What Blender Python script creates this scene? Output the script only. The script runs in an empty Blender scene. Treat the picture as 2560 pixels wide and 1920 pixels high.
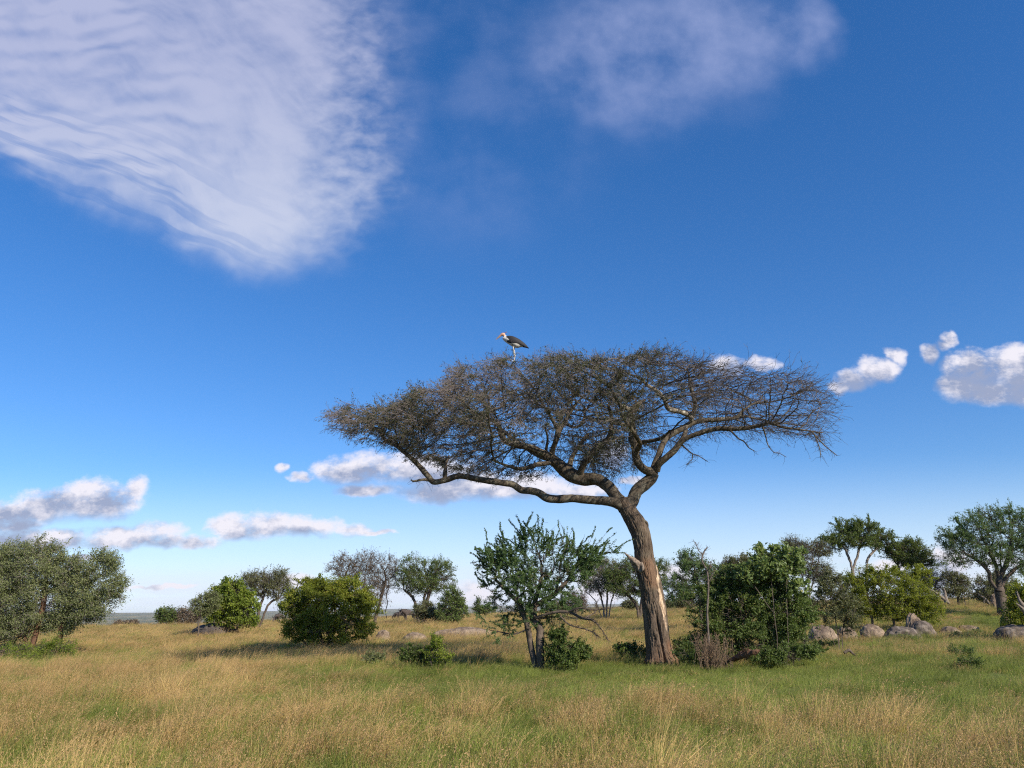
import bpy, bmesh, math, random
import numpy as np
from mathutils import Vector, Matrix

R = math.radians
random.seed(7)
rng = np.random.default_rng(11)
scene = bpy.context.scene
COL = scene.collection

# ------------------------------------------------------------------ camera
F, PITCH, ROLL, CAMH = 1900.0, 16.5, -1.0, 2.2       # focal length in pixels of the 2560 px wide photograph
cam_d = bpy.data.cameras.new("camera")
cam = bpy.data.objects.new("camera", cam_d)
COL.objects.link(cam)
cam_d.sensor_width = 36.0
cam_d.lens = 36.0 * F / 2560.0
cam_d.clip_start = 0.1
cam_d.clip_end = 60000.0
CM = Matrix.Rotation(R(90 + PITCH), 4, 'X') @ Matrix.Rotation(R(ROLL), 4, 'Z')
cam.matrix_world = Matrix.Translation((0, 0, CAMH)) @ CM
scene.camera = cam
CR = np.array([[CM[i][j] for j in range(3)] for i in range(3)])
CP = np.array([0, 0, CAMH])

# ------------------------------------------------------------------ light
SUN_AZ, SUN_EL = 135.0, 31.0          # clockwise from +Y, above the horizon
sv = Vector((math.sin(R(SUN_AZ)) * math.cos(R(SUN_EL)), math.cos(R(SUN_AZ)) * math.cos(R(SUN_EL)), math.sin(R(SUN_EL))))
sl = bpy.data.lights.new("sun", 'SUN')
sl.energy = 5.0
sl.angle = R(0.53)
sl.color = (1.0, 0.89, 0.74)
so = bpy.data.objects.new("sun", sl)
so.rotation_euler = (-sv).to_track_quat('-Z', 'Y').to_euler()
COL.objects.link(so)

scene.view_settings.view_transform = 'Standard'
scene.view_settings.look = 'None'
scene.view_settings.gamma = 1.0
scene.view_settings.exposure = 0.50
scene.cycles.max_bounces = 8
scene.cycles.transparent_max_bounces = 8
scene.cycles.volume_bounces = 1
scene.cycles.use_denoising = False
scene.cycles.filter_width = 1.15
scene.cycles.sample_clamp_indirect = 6.0


# ------------------------------------------------------------------ picture rays <-> world
def ray(px, py):
    px = np.asarray(px, float); py = np.asarray(py, float)
    d = np.stack([(px - 1280) / F, -(py - 960) / F, -np.ones_like(px)], -1)
    return d @ CR.T


def P(px, py, Y):
    """world point seen at photograph pixel (px, py) at distance Y along +Y"""
    d = ray(px, py)
    t = np.asarray(Y, float) / d[..., 1]
    return CP + d * t[..., None] if d.ndim > 1 else CP + d * t


def proj(p):
    q = (np.asarray(p) - CP) @ CR
    return 1280 + F * q[..., 0] / -q[..., 2], 960 - F * q[..., 1] / -q[..., 2]


def ss(t):
    t = np.clip(t, 0, 1)
    return t * t * (3 - 2 * t)


def _h(i, j, k):
    v = np.sin(i * 127.1 + j * 311.7 + k * 74.7) * 43758.5453
    return v - np.floor(v)


def vn(p, s=1.0, seed=0.0):
    p = np.asarray(p, float) * s + seed
    i = np.floor(p); f = p - i; f = f * f * (3 - 2 * f)
    r = 0
    for a in (0, 1):
        for b in (0, 1):
            for c in (0, 1):
                w = (f[..., 0] if a else 1 - f[..., 0]) * (f[..., 1] if b else 1 - f[..., 1]) * (f[..., 2] if c else 1 - f[..., 2])
                r = r + w * _h(i[..., 0] + a, i[..., 1] + b, i[..., 2] + c)
    return r


def fbm(p, s=1.0, seed=0.0, o=4):
    r, a, t = 0, 1.0, 0
    for k in range(o):
        r = r + a * vn(p, s * 2 ** k, seed + 17.3 * k); t += a; a *= .5
    return r / t


def ground_z(x, y):
    x = np.asarray(x, float); y = np.asarray(y, float)
    q = np.stack([x, y, np.zeros_like(x)], -1)
    r = np.hypot(x, y)
    az = np.degrees(np.arctan2(x, np.maximum(y, 1e-6)))
    near = ss((y - 38) / 62) * (0.8 + 0.45 * ss((x + 40) / 50)) + 1.1 * ss((x - 5) / 30) * ss((y - 38) / 25)
    near = near + (vn(q, .12, 3) - .5) * .25 + (vn(q, .5, 8) - .5) * .08
    near = near + (vn(q, .02, 5) - .5) * .6 * ss((r - 60) / 60)
    edge = 125 + 90 * ss((az + 22) / 16) + 260 * ss((az + 5) / 22)
    near = near - 2.0 * ss((r - edge) / 60)
    drop = -34 * ss((r - edge) / 700)
    hill = (30 + 45 * vn(q, 1 / 2900., 21)) * ss((r - 4200) / 6200) + 9 * vn(q, 1 / 900., 55) * ss((r - 4000) / 3000) + 10 * vn(q, 1 / 700., 30) * ss((r - 1500) / 1500)
    return near + drop + hill


# ------------------------------------------------------------------ nodes and materials
class NT:
    def __init__(s, tree):
        s.t = tree
        tree.nodes.clear()

    def n(s, typ, **kw):
        nd = s.t.nodes.new(typ)
        for k, v in kw.items():
            if k == 'ins':
                for a, b in v.items():
                    sock = nd.inputs[a]
                    if hasattr(b, 'is_output') or isinstance(b, bpy.types.NodeSocket):
                        s.t.links.new(b, sock)
                    else:
                        sock.default_value = b
            else:
                setattr(nd, k, v)
        return nd

    def m(s, op, a, b=0.0, c=0.0, clamp=False):
        nd = s.n('ShaderNodeMath', operation=op, use_clamp=clamp, ins={0: a, 1: b, 2: c})
        return nd.outputs[0]

    def v(s, op, a, b=(0, 0, 0), c=(0, 0, 0)):
        nd = s.n('ShaderNodeVectorMath', operation=op)
        for i, q in enumerate((a, b, c)):
            if i < len(nd.inputs):
                if isinstance(q, bpy.types.NodeSocket):
                    s.t.links.new(q, nd.inputs[i])
                elif nd.inputs[i].type == 'VECTOR' and not isinstance(q, (int, float)):
                    nd.inputs[i].default_value = q
        return nd.outputs['Value'] if op in ('DOT_PRODUCT', 'LENGTH') else nd.outputs[0]

    def mix(s, f, a, b, typ='RGBA', blend='MIX'):
        nd = s.n('ShaderNodeMix', data_type=typ, blend_type=blend) if typ == 'RGBA' else s.n('ShaderNodeMix', data_type=typ)
        nd.clamp_factor = True
        ia, ib, io = (6, 7, 2) if typ == 'RGBA' else (2, 3, 0)
        for i, q in ((0, f), (ia, a), (ib, b)):
            if isinstance(q, bpy.types.NodeSocket):
                s.t.links.new(q, nd.inputs[i])
            else:
                nd.inputs[i].default_value = (q + (1,) if isinstance(q, tuple) and len(q) == 3 else q)
        return nd.outputs[io]

    def noise(s, vec, scale, detail=4, rough=.55, dist=0.0, out=0, dim='3D'):
        nd = s.n('ShaderNodeTexNoise', noise_dimensions=dim)
        nd.inputs['Scale'].default_value = scale
        nd.inputs['Detail'].default_value = detail
        nd.inputs['Roughness'].default_value = rough
        nd.inputs['Distortion'].default_value = dist
        if vec is not None:
            s.t.links.new(vec, nd.inputs['Vector'])
        return nd.outputs[out]

    def step(s, x, lo, hi):
        nd = s.n('ShaderNodeMapRange', interpolation_type='SMOOTHSTEP')
        for i, q in ((0, x), (1, lo), (2, hi)):
            if isinstance(q, bpy.types.NodeSocket):
                s.t.links.new(q, nd.inputs[i])
            else:
                nd.inputs[i].default_value = q
        return nd.outputs[0]

    def attr(s, name, typ='GEOMETRY'):
        return s.n('ShaderNodeAttribute', attribute_name=name, attribute_type=typ).outputs['Fac']


def new_mat(name):
    m = bpy.data.materials.new(name)
    m.use_nodes = True
    return m, NT(m.node_tree)


def leaf_mat(name, c1, c2, c3=None, trans=.35, rough=.55):
    """c1..c2 by the leaf's own tint, c3 for the few yellow or dead leaves"""
    m, t = new_mat(name)
    a = t.attr('tint')
    col = t.mix(a, c1, c2)
    if c3:
        col = t.mix(t.step(a, .86, .98), col, c3)
    pos = t.n('ShaderNodeNewGeometry').outputs['Position']
    col = t.mix(t.m('MULTIPLY', t.step(t.noise(pos, .9, 2), .35, .65), .35), col, tuple(x * .62 for x in c1))
    b = t.n('ShaderNodeBsdfPrincipled', ins={'Base Color': col, 'Roughness': rough})
    b.inputs['Specular IOR Level'].default_value = .35
    tr = t.n('ShaderNodeBsdfTranslucent', ins={'Color': t.mix(.5, col, (c2[0] * 1.3, c2[1] * 1.35, c2[2] * .6))})
    mx = t.n('ShaderNodeMixShader', ins={0: trans, 1: b.outputs[0], 2: tr.outputs[0]})
    t.n('ShaderNodeOutputMaterial', ins={0: mx.outputs[0]})
    return m


def bark_mat(name, c1, c2, lichen=0.0, scale=6.0, c3=(.42, .40, .36)):
    m, t = new_mat(name)
    tc = t.n('ShaderNodeTexCoord').outputs['Object']
    n1 = t.noise(tc, scale, 6, .65)
    st = t.v('MULTIPLY', tc, (1, 1, .18))
    n2 = t.noise(st, scale * 4, 5, .7)
    col = t.mix(t.step(n1, .3, .7), c1, c2)
    col = t.mix(t.m('MULTIPLY', t.step(n2, .45, .6), .45), col, tuple(x * .5 for x in c1))
    if lichen:
        col = t.mix(t.m('MULTIPLY', t.step(t.noise(tc, 3.2, 5, .7), .52, .6), lichen), col, c3)
    bp = t.n('ShaderNodeBump', ins={'Strength': .8, 'Distance': .03, 'Height': t.m('ADD', n2, n1)})
    b = t.n('ShaderNodeBsdfPrincipled', ins={'Base Color': col, 'Roughness': .9, 'Normal': bp.outputs[0]})
    b.inputs['Specular IOR Level'].default_value = .2
    t.n('ShaderNodeOutputMaterial', ins={0: b.outputs[0]})
    return m


def plain_mat(name, c, rough=.8, var=.25, scale=20, trans=0):
    m, t = new_mat(name)
    tc = t.n('ShaderNodeTexCoord').outputs['Object']
    col = t.mix(t.step(t.noise(tc, scale, 4), .35, .65), c, tuple(x * (1 - var) for x in c))
    b = t.n('ShaderNodeBsdfPrincipled', ins={'Base Color': col, 'Roughness': rough})
    t.n('ShaderNodeOutputMaterial', ins={0: b.outputs[0]})
    return m


# ------------------------------------------------------------------ sky and clouds (world)
def build_world():
    w = bpy.data.worlds.new("World")
    scene.world = w
    w.use_nodes = True
    t = NT(w.node_tree)
    sky = t.n('ShaderNodeTexSky', sky_type='NISHITA')
    sky.sun_disc = False
    sky.sun_elevation = R(SUN_EL)
    sky.sun_rotation = R(SUN_AZ)
    sky.altitude = 1500
    sky.air_density = 1.15
    sky.dust_density = .1
    sky.ozone_density = 3.0
    gm = t.n('ShaderNodeGamma', ins={0: t.v('MULTIPLY', sky.outputs[0], (.125, .125, .125)), 1: .86})
    hs = t.n('ShaderNodeHueSaturation', ins={'Saturation': 1.36, 'Value': 1.0, 'Hue': .5, 'Color': t.v('MULTIPLY', gm.outputs[0], (8.0, 8.0, 8.0))})
    base = t.mix(1.0, hs.outputs[0], (.86, .96, 1.20), blend='MULTIPLY')
    d = t.n('ShaderNodeTexCoord').outputs['Generated']
    sep = t.n('ShaderNodeSeparateXYZ', ins={0: d})
    x, y, z = sep.outputs
    yy = t.m('MAXIMUM', y, .02)
    a, e = t.m('DIVIDE', x, yy), t.m('DIVIDE', z, yy)
    ae = t.n('ShaderNodeCombineXYZ', ins={0: a, 1: e}).outputs[0]
    front = t.step(y, .05, .2)

    def AE(px, py):
        q = ray(px, py)
        return q[0] / q[1], q[2] / q[1]

    def ell(e4):
        px, py, rx, ry = e4
        c = AE(px, py); cx = AE(px + rx, py); cy = AE(px, py - ry * 1.15)
        return c, (cx[0] - c[0], cy[1] - c[1])

    # node group: 1 - min |(p-c)/r|^2 over a list of puffs
    def field_group(name, ells):
        g = bpy.data.node_groups.new(name, 'ShaderNodeTree')
        g.interface.new_socket('P', in_out='INPUT', socket_type='NodeSocketVector')
        g.interface.new_socket('F', in_out='OUTPUT', socket_type='NodeSocketFloat')
        q = NT(g)
        gi = q.n('NodeGroupInput'); go = q.n('NodeGroupOutput')
        cur = None
        for k in ells:
            (cx, cy), (rx, ry) = ell(k)
            s_ = q.v('MULTIPLY_ADD', gi.outputs[0], (1 / rx, 1 / ry, 0), (-cx / rx, -cy / ry, 0))
            dd = q.v('DOT_PRODUCT', s_, s_)
            cur = dd if cur is None else q.n('ShaderNodeMath', operation='SMOOTH_MIN', ins={0: cur, 1: dd, 2: .6}).outputs[0]
        o = q.m('SUBTRACT', 1.0, cur)
        q.t.links.new(o, go.inputs[0])
        return g

    def field(g, vec):
        nd = t.n('ShaderNodeGroup', node_tree=g)
        t.t.links.new(vec, nd.inputs[0])
        return nd.outputs[0]

    cum = [(230, 1252, 118, 40), (100, 1268, 115, 38), (325, 1230, 42, 34), (10, 1285, 80, 34), (200, 1238, 80, 34),
           (30, 1314, 85, 14), (165, 1350, 80, 24), (300, 1342, 90, 26), (405, 1334, 78, 30), (480, 1354, 80, 16),
           (30, 1356, 110, 32),
           (590, 1314, 62, 28), (650, 1313, 64, 28), (735, 1314, 64, 26), (800, 1318, 64, 24), (880, 1327, 60, 14), (950, 1332, 45, 6),
           (694, 1172, 24, 12), (753, 1194, 30, 11),
           (880, 1180, 85, 30), (970, 1165, 110, 30), (1070, 1180, 120, 32), (1160, 1212, 140, 32), (1085, 1236, 85, 24), (930, 1228, 75, 14),
           (1290, 1218, 140, 26), (1440, 1226, 90, 20), (1570, 1204, 40, 8), (1530, 1128, 44, 36),
           (2135, 948, 48, 24), (2190, 924, 46, 25), (2240, 892, 28, 20), (2100, 964, 34, 17),
           (2450, 922, 66, 42), (2415, 962, 58, 28), (2540, 905, 74, 38), (2490, 982, 105, 28), (2580, 955, 90, 54),
           (2338, 880, 30, 22), (2378, 846, 26, 20), (1808, 914, 48, 24), (1893, 908, 36, 14),
           (2330, 1388, 34, 26), (2365, 1405, 66, 28), (2220, 1414, 46, 18), (2310, 1445, 130, 14), (2520, 1400, 60, 20),
           (1682, 1440, 50, 28), (735, 1452, 42, 14), (700, 1464, 70, 16), (1190, 1495, 60, 34), (1500, 1470, 80, 40),
           (390, 1468, 90, 5), (240, 1395, 60, 7)]
    g = field_group('cumulus_puffs', cum)
    coarse = [(215, 1250, 145, 38), (60, 1270, 110, 36), (30, 1314, 85, 14), (330, 1344, 210, 28), (60, 1356, 130, 30), (500, 1355, 70, 12),
              (700, 1314, 120, 26), (880, 1325, 90, 15), (900, 1175, 110, 30), (1050, 1180, 130, 32), (1140, 1215, 160, 32), (1380, 1222, 150, 22), (1530, 1128, 50, 46),
              (2160, 935, 85, 36), (2450, 930, 110, 60), (2560, 950, 110, 72), (2355, 865, 44, 40), (2340, 1396, 80, 30), (2220, 1414, 46, 18), (1682, 1440, 50, 28), (1830, 910, 80, 30), (720, 1458, 70, 16)]
    gc = field_group('cumulus_bodies', coarse)
    N2 = lambda vec, sc, det, ro=.55, out=0: t.noise(vec, sc, det, ro, 0.0, out, '2D')
    w1 = N2(ae, 8, 1, .5, 1)
    w2 = N2(ae, 34, 2, .6, 1)
    off = t.v('ADD', t.v('MULTIPLY', t.v('SUBTRACT', w1, (.5, .5, .5)), (.05, .011, 0)),
              t.v('MULTIPLY', t.v('SUBTRACT', w2, (.5, .5, .5)), (.024, .012, 0)))
    pa = t.v('ADD', ae, off)
    f0 = field(g, pa)
    st = t.v('MULTIPLY', ae, (1, 1.6, 1))
    nz = N2(st, 22, 8, .68)
    nzu = N2(t.v('ADD', st, (.004, .014, 0)), 24, 5, .62)
    f0c = t.m('MAXIMUM', f0, -3.0)
    f1 = t.m('MAXIMUM', field(gc, t.v('ADD', pa, (.005, .018, 0))), -2.0)
    amp = t.m('SUBTRACT', 2.8, t.m('MULTIPLY', t.step(t.m('SUBTRACT', f1, f0c), -.2, .5), 2.2))
    dens0 = t.m('ADD', f0c, t.m('MULTIPLY', t.m('SUBTRACT', nz, .5), amp))
    den1 = t.m('ADD', f1, t.m('MULTIPLY', t.m('SUBTRACT', nzu, .5), 1.0))
    alpha = t.m('MULTIPLY', t.step(dens0, -.62, .95), t.step(f0, -1.3, -.2))
    shade = t.m('ADD', t.step(den1, -1.1, 1.0), t.m('MULTIPLY', t.m('SUBTRACT', nzu, nz), 1.9), clamp=True)
    ccol = t.mix(shade, (7.7, 7.45, 8.1), (2.9, 3.35, 4.8))
    hb = N2(t.v('MULTIPLY', ae, (1, 7, 1)), 4, 4, .6)
    band = t.m('MULTIPLY', t.step(e, .075, .02), t.step(hb, .34, .60))
    base = t.mix(t.m('MULTIPLY', t.step(e, .20, -.01), .70), base, (6.4, 7.5, 9.0))
    low = t.mix(t.m('MULTIPLY', t.m('MULTIPLY', band, .62), front), base, (6.6, 7.0, 8.4))
    low = t.mix(t.m('MULTIPLY', t.m('MULTIPLY', alpha, .97), front), low, ccol)
    # ---- high fan of rippled cloud, upper left
    wf = N2(ae, 3.6, 3, .55, 1)
    wg = N2(ae, 20, 2, .6, 1)
    pf = t.v('ADD', ae, t.v('ADD', t.v('MULTIPLY', t.v('SUBTRACT', wf, (.5, .5, .5)), (.11, .07, 0)),
                             t.v('MULTIPLY', t.v('SUBTRACT', wg, (.5, .5, .5)), (.035, .03, 0))))

    def half(p0, p1, soft):
        """1 on the left of p0->p1 (seen in the sky), softened outwards"""
        (x0, y0), (x1, y1) = AE(*p0), AE(*p1)
        L = math.hypot(x1 - x0, y1 - y0)
        nx, ny = -(y1 - y0) / L, (x1 - x0) / L
        dd = t.m('SUBTRACT', t.v('DOT_PRODUCT', pf, (nx, ny, 0)), nx * x0 + ny * y0)
        return t.step(dd, -soft * .5, soft)
    fan = t.m('MULTIPLY', half((-300, 350), (180, 540), .11), half((180, 540), (620, 760), .06))
    fan = t.m('MULTIPLY', fan, half((610, 765), (790, 745), .06))
    fan = t.m('MULTIPLY', fan, half((770, 775), (1060, 460), .13))
    fan = t.m('MULTIPLY', fan, half((1050, 520), (1010, 0), .20))
    rot = t.n('ShaderNodeMapping', ins={0: t.v('ADD', ae, t.v('MULTIPLY', wf, (.12, .12, 0)))})
    rot.inputs['Rotation'].default_value = (0, 0, R(44))
    streak = N2(t.v('MULTIPLY', rot.outputs[0], (.8, 2.9, 1)), 4.6, 6, .6)
    puff = N2(t.v('ADD', t.v('MULTIPLY', ae, (1, 1.5, 1)), t.v('MULTIPLY', wg, (.02, .02, 0))), 27, 3, .5)
    soft = N2(ae, 6, 3, .5)
    wav = t.n('ShaderNodeTexWave', wave_type='BANDS', bands_direction='Y', ins={0: t.v('ADD', ae, t.v('MULTIPLY', wf, (.0, .10, 0)))})
    wav.inputs['Scale'].default_value = 9.0
    wav.inputs['Distortion'].default_value = 2.2
    wav.inputs['Detail'].default_value = 2
    wav.inputs['Detail Scale'].default_value = 1.6
    px_left = t.step(a, -.34, -.58)
    rip = t.m('MULTIPLY', t.m('MULTIPLY', t.m('SUBTRACT', wav.outputs[1], .5), .40), t.m('MULTIPLY', px_left, t.step(soft, .38, .58)))
    right = t.step(a, -.36, -.14)
    tex = t.m('ADD', .68, t.m('MULTIPLY', t.m('SUBTRACT', streak, .5), 1.05))
    tex = t.m('ADD', tex, t.m('MULTIPLY', t.m('SUBTRACT', soft, .5), .8))
    tex = t.m('ADD', tex, rip)
    tex = t.m('ADD', tex, t.m('MULTIPLY', t.m('SUBTRACT', puff, .5), t.m('ADD', .28, t.m('MULTIPLY', right, 1.7))))
    tex = t.m('SUBTRACT', tex, t.m('MULTIPLY', right, .16))
    fan_a = t.m('MULTIPLY', t.step(t.m('MULTIPLY', fan, t.m('ADD', tex, .42)), .02, 1.38), .88)
    (ex0, ey0), (ex1, ey1) = AE(0, 520), AE(560, 740)
    r2 = t.n('ShaderNodeMapping', ins={0: t.v('ADD', ae, t.v('MULTIPLY', wf, (.05, .05, 0)))})
    r2.inputs['Rotation'].default_value = (0, 0, -math.atan2(ey1 - ey0, ex1 - ex0))
    s2 = N2(t.v('MULTIPLY', r2.outputs[0], (.7, 9, 1)), 6, 4, .5)
    zone = t.m('SUBTRACT', 1.0, t.m('MULTIPLY', half((-300, 190), (180, 380), .12), half((180, 380), (620, 640), .10)))
    fan_a = t.m('MULTIPLY', fan_a, t.m('SUBTRACT', 1.0, t.m('MULTIPLY', t.m('MULTIPLY', zone, t.step(s2, .47, .62)), t.m('MULTIPLY', t.step(a, -.25, -.5), .38))))
    fan_c = t.mix(t.step(e, .42, .90), (5.5, 5.9, 7.2), (4.2, 4.5, 6.3))
    g2 = field_group('veil_puffs', [(1540, 130, 280, 210), (1760, 120, 260, 170), (1960, 70, 170, 110), (1200, 330, 300, 260), (1300, 40, 400, 150), (1050, 120, 160, 240)])
    f2 = field(g2, pf)
    g3 = field_group('veil_core', [(1560, 150, 260, 170), (1780, 90, 240, 130), (1980, 70, 150, 100)])
    f3 = field(g3, pf)
    vt = N2(t.v('ADD', ae, (3.3, 1.7, 0)), 7, 6, .55)
    veil = t.m('ADD', t.m('MULTIPLY', t.step(f2, -.3, 1.1), t.m('MULTIPLY', t.step(vt, .25, .85), .20)),
               t.m('MULTIPLY', t.step(f3, -.2, .9), t.m('MULTIPLY', t.step(vt, .10, .75), .34)))
    high = t.mix(t.m('MULTIPLY', veil, front), base, (4.0, 4.5, 7.0))
    high = t.mix(t.m('MULTIPLY', fan_a, front), high, fan_c)
    # three closures, so that a ray only works out the clouds of its own part of the sky
    def B(c):
        return t.n('ShaderNodeBackground', ins={0: c, 1: SKY_STRENGTH}).outputs[0]
    up = t.m('GREATER_THAN', e, .405)
    m1 = t.n('ShaderNodeMixShader', ins={0: up, 1: B(low), 2: B(high)})
    vis = t.m('MULTIPLY', t.m('GREATER_THAN', y, .05), t.m('GREATER_THAN', e, -.02))
    m2 = t.n('ShaderNodeMixShader', ins={0: vis, 1: B(base), 2: m1.outputs[0]})
    t.n('ShaderNodeOutputWorld', ins={0: m2.outputs[0]})


SKY_STRENGTH = 0.085
build_world()


# ------------------------------------------------------------------ mesh helpers
def set_tags(o, label=None, cat=None, group=None, kind=None):
    for k, v in (('label', label), ('category', cat), ('group', group), ('kind', kind)):
        if v:
            o[k] = v


def empty(name, loc, label, cat, group=None):
    o = bpy.data.objects.new(name, None)
    o.location = loc
    o.empty_display_size = .3
    COL.objects.link(o)
    set_tags(o, label, cat, group)
    return o


def mesh_np(name, V, Fc, mat, parent=None, smooth=False, attrs=None, link=True):
    """V (n,3), Fc (m,k) with the same k for all faces"""
    V = np.asarray(V, np.float32); Fc = np.asarray(Fc, np.int32)
    off = np.array(parent.location, np.float32) if parent is not None else 0
    me = bpy.data.meshes.new(name)
    n, (m, k) = len(V), Fc.shape
    me.vertices.add(n)
    me.vertices.foreach_set('co', (V - off).ravel())
    me.loops.add(m * k)
    me.loops.foreach_set('vertex_index', Fc.ravel())
    me.polygons.add(m)
    me.polygons.foreach_set('loop_start', np.arange(m, dtype=np.int32) * k)
    me.polygons.foreach_set('loop_total', np.full(m, k, np.int32))
    me.polygons.foreach_set('use_smooth', np.full(m, smooth))
    for an, av in (attrs or {}).items():
        at = me.attributes.new(an, 'FLOAT', 'POINT')
        at.data.foreach_set('value', np.asarray(av, np.float32))
    me.update(calc_edges=True)
    me.materials.append(mat)
    o = bpy.data.objects.new(name, me)
    if link:
        COL.objects.link(o)
    if parent is not None:
        o.parent = parent
    return o


def nrm(v):
    return v / np.maximum(np.linalg.norm(v, axis=-1, keepdims=True), 1e-9)


def seg_mesh(A, B, ra, rb, sides=3):
    """independent tapered prisms"""
    A, B = np.asarray(A), np.asarray(B)
    n = len(A)
    d = nrm(B - A)
    ref = np.where(np.abs(d[:, 2:3]) > .8, np.array([[1., 0, 0]]), np.array([[0, 0, 1.]]))
    u = nrm(np.cross(d, ref)); w = np.cross(d, u)
    ang = np.arange(sides) * 2 * np.pi / sides
    ring = u[:, None, :] * np.cos(ang)[None, :, None] + w[:, None, :] * np.sin(ang)[None, :, None]
    ra = np.broadcast_to(ra, (n,)); rb = np.broadcast_to(rb, (n,))
    V = np.concatenate([A[:, None] + ring * ra[:, None, None], B[:, None] + ring * rb[:, None, None]], 1)
    base = (np.arange(n) * 2 * sides)[:, None]
    i = np.arange(sides); j = (i + 1) % sides
    Fq = np.stack([i, j, j + sides, i + sides], 1)
    Fc = (base[:, None, :] + Fq[None]).reshape(-1, 4)
    return V.reshape(-1, 3), Fc


def leaf_mesh(C, size, normal_bias, aspect=.5, axis=None, bend=.15):
    """one folded diamond per leaf"""
    n = len(C)
    size = np.broadcast_to(size, (n,))[:, None]
    nn = nrm(rng.normal(size=(n, 3)) + normal_bias)
    ax = rng.normal(size=(n, 3)) if axis is None else axis + rng.normal(size=(n, 3)) * .45
    ax = nrm(ax - nn * (ax * nn).sum(1, keepdims=True))
    sd = np.cross(nn, ax)
    V = np.stack([C - ax * size * .5, C + sd * size * aspect * .5 + nn * size * bend, C + ax * size * .5,
                  C - sd * size * aspect * .5 + nn * size * bend * .6], 1)
    Fc = np.arange(n * 4).reshape(n, 4)
    return V.reshape(-1, 3), Fc


def catmull(pts, n):
    """pts (k,m) -> resampled (n,m) smooth"""
    pts = np.asarray(pts, float)
    q = np.vstack([2 * pts[0] - pts[1], pts, 2 * pts[-1] - pts[-2]])
    t = np.linspace(0, len(pts) - 1 - 1e-6, n)
    i = t.astype(int); f = (t - i)[:, None]
    p0, p1, p2, p3 = q[i], q[i + 1], q[i + 2], q[i + 3]
    return .5 * ((2 * p1) + (-p0 + p2) * f + (2 * p0 - 5 * p1 + 4 * p2 - p3) * f ** 2 + (-p0 + 3 * p1 - 3 * p2 + p3) * f ** 3)


def tube(C, r, sides, disp=None, cap=True):
    """continuous tube; disp(theta, s, points) -> radius factor"""
    C = np.asarray(C); r = np.asarray(r); n = len(C)
    T = nrm(np.gradient(C, axis=0))
    u = np.zeros_like(C)
    ref = np.array([1., 0, 0]) if abs(T[0][0]) < .8 else np.array([0, 0, 1.])
    u[0] = nrm(ref - T[0] * np.dot(ref, T[0]))
    for i in range(1, n):
        v = u[i - 1] - T[i] * np.dot(u[i - 1], T[i]); u[i] = v / max(np.linalg.norm(v), 1e-9)
    w = np.cross(T, u)
    ang = np.arange(sides) * 2 * np.pi / sides
    dirs = u[:, None] * np.cos(ang)[None, :, None] + w[:, None] * np.sin(ang)[None, :, None]
    rr = np.repeat(r[:, None], sides, 1)
    V = C[:, None] + dirs * rr[..., None]
    if disp is not None:
        V = C[:, None] + dirs * (rr * disp(dirs, np.linspace(0, 1, n)[:, None], V))[..., None]
    i = np.arange(n - 1)[:, None] * sides; j = np.arange(sides)[None]
    k = (j + 1) % sides
    Fc = np.stack([i + j, i + k, i + k + sides, i + j + sides], -1).reshape(-1, 4)
    return V.reshape(-1, 3), Fc


def join(parts):
    Vs, Fs, o = [], [], 0
    for V, Fc in parts:
        Vs.append(V); Fs.append(Fc + o); o += len(V)
    return np.concatenate(Vs), np.concatenate(Fs)


# ------------------------------------------------------------------ growing branches
def grow(pos, par, att, step, infl, kill, iters=90, inertia=.35, jit=.12, bias=(0, 0, 0)):
    pos = [np.asarray(p, float) for p in pos]; par = list(par)
    att = np.asarray(att)
    near = np.full(len(att), -1); nd = np.full(len(att), 1e9)
    alive = np.ones(len(att), bool)
    kids = np.zeros(len(pos), int).tolist()
    fresh = 0
    bias = np.array(bias)
    for _ in range(iters):
        new = np.array(pos[fresh:]); fresh0 = fresh; fresh = len(pos)
        ai = np.where(alive)[0]
        if len(ai) == 0:
            break
        if len(new):
            for s in range(0, len(new), 400):
                D = np.linalg.norm(att[ai][:, None] - new[None, s:s + 400], axis=2)
                k = D.argmin(1); dm = D[np.arange(len(ai)), k]
                b = dm < nd[ai]
                nd[ai[b]] = dm[b]; near[ai[b]] = k[b] + fresh0 + s
        alive &= nd > kill
        ai = np.where(alive & (nd < infl))[0]
        if len(ai) == 0:
            break
        nodes, inv = np.unique(near[ai], return_inverse=True)
        P_ = np.array(pos)
        dirs = nrm(att[ai] - P_[near[ai]])
        acc = np.zeros((len(nodes), 3)); np.add.at(acc, inv, dirs)
        acc = nrm(acc)
        added = 0
        for q, nidx in enumerate(nodes):
            if kids[nidx] >= 3:
                nd[ai[inv == q]] = 1e9 if False else nd[ai[inv == q]]
                alive[ai[inv == q][:1]] = False
                continue
            pd = P_[nidx] - P_[par[nidx]] if par[nidx] >= 0 else np.zeros(3)
            L = np.linalg.norm(pd)
            if L > 0:
                pd = pd / L
            v = acc[q] + pd * inertia + rng.normal(size=3) * jit + bias
            v /= max(np.linalg.norm(v), 1e-6)
            pos.append(P_[nidx] + v * step); par.append(int(nidx)); kids.append(0); kids[nidx] += 1
            added += 1
        if not added:
            break
    return np.array(pos), np.array(par)


def pipe_radii(par, tip, expo=2.3, n0=0):
    n = len(par)
    acc = np.zeros(n); r = np.zeros(n)
    for i in range(n - 1, -1, -1):
        r[i] = max(tip, acc[i] ** (1 / expo)) if acc[i] > 0 else tip
        if par[i] >= 0:
            acc[par[i]] += r[i] ** expo
    return r


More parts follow.
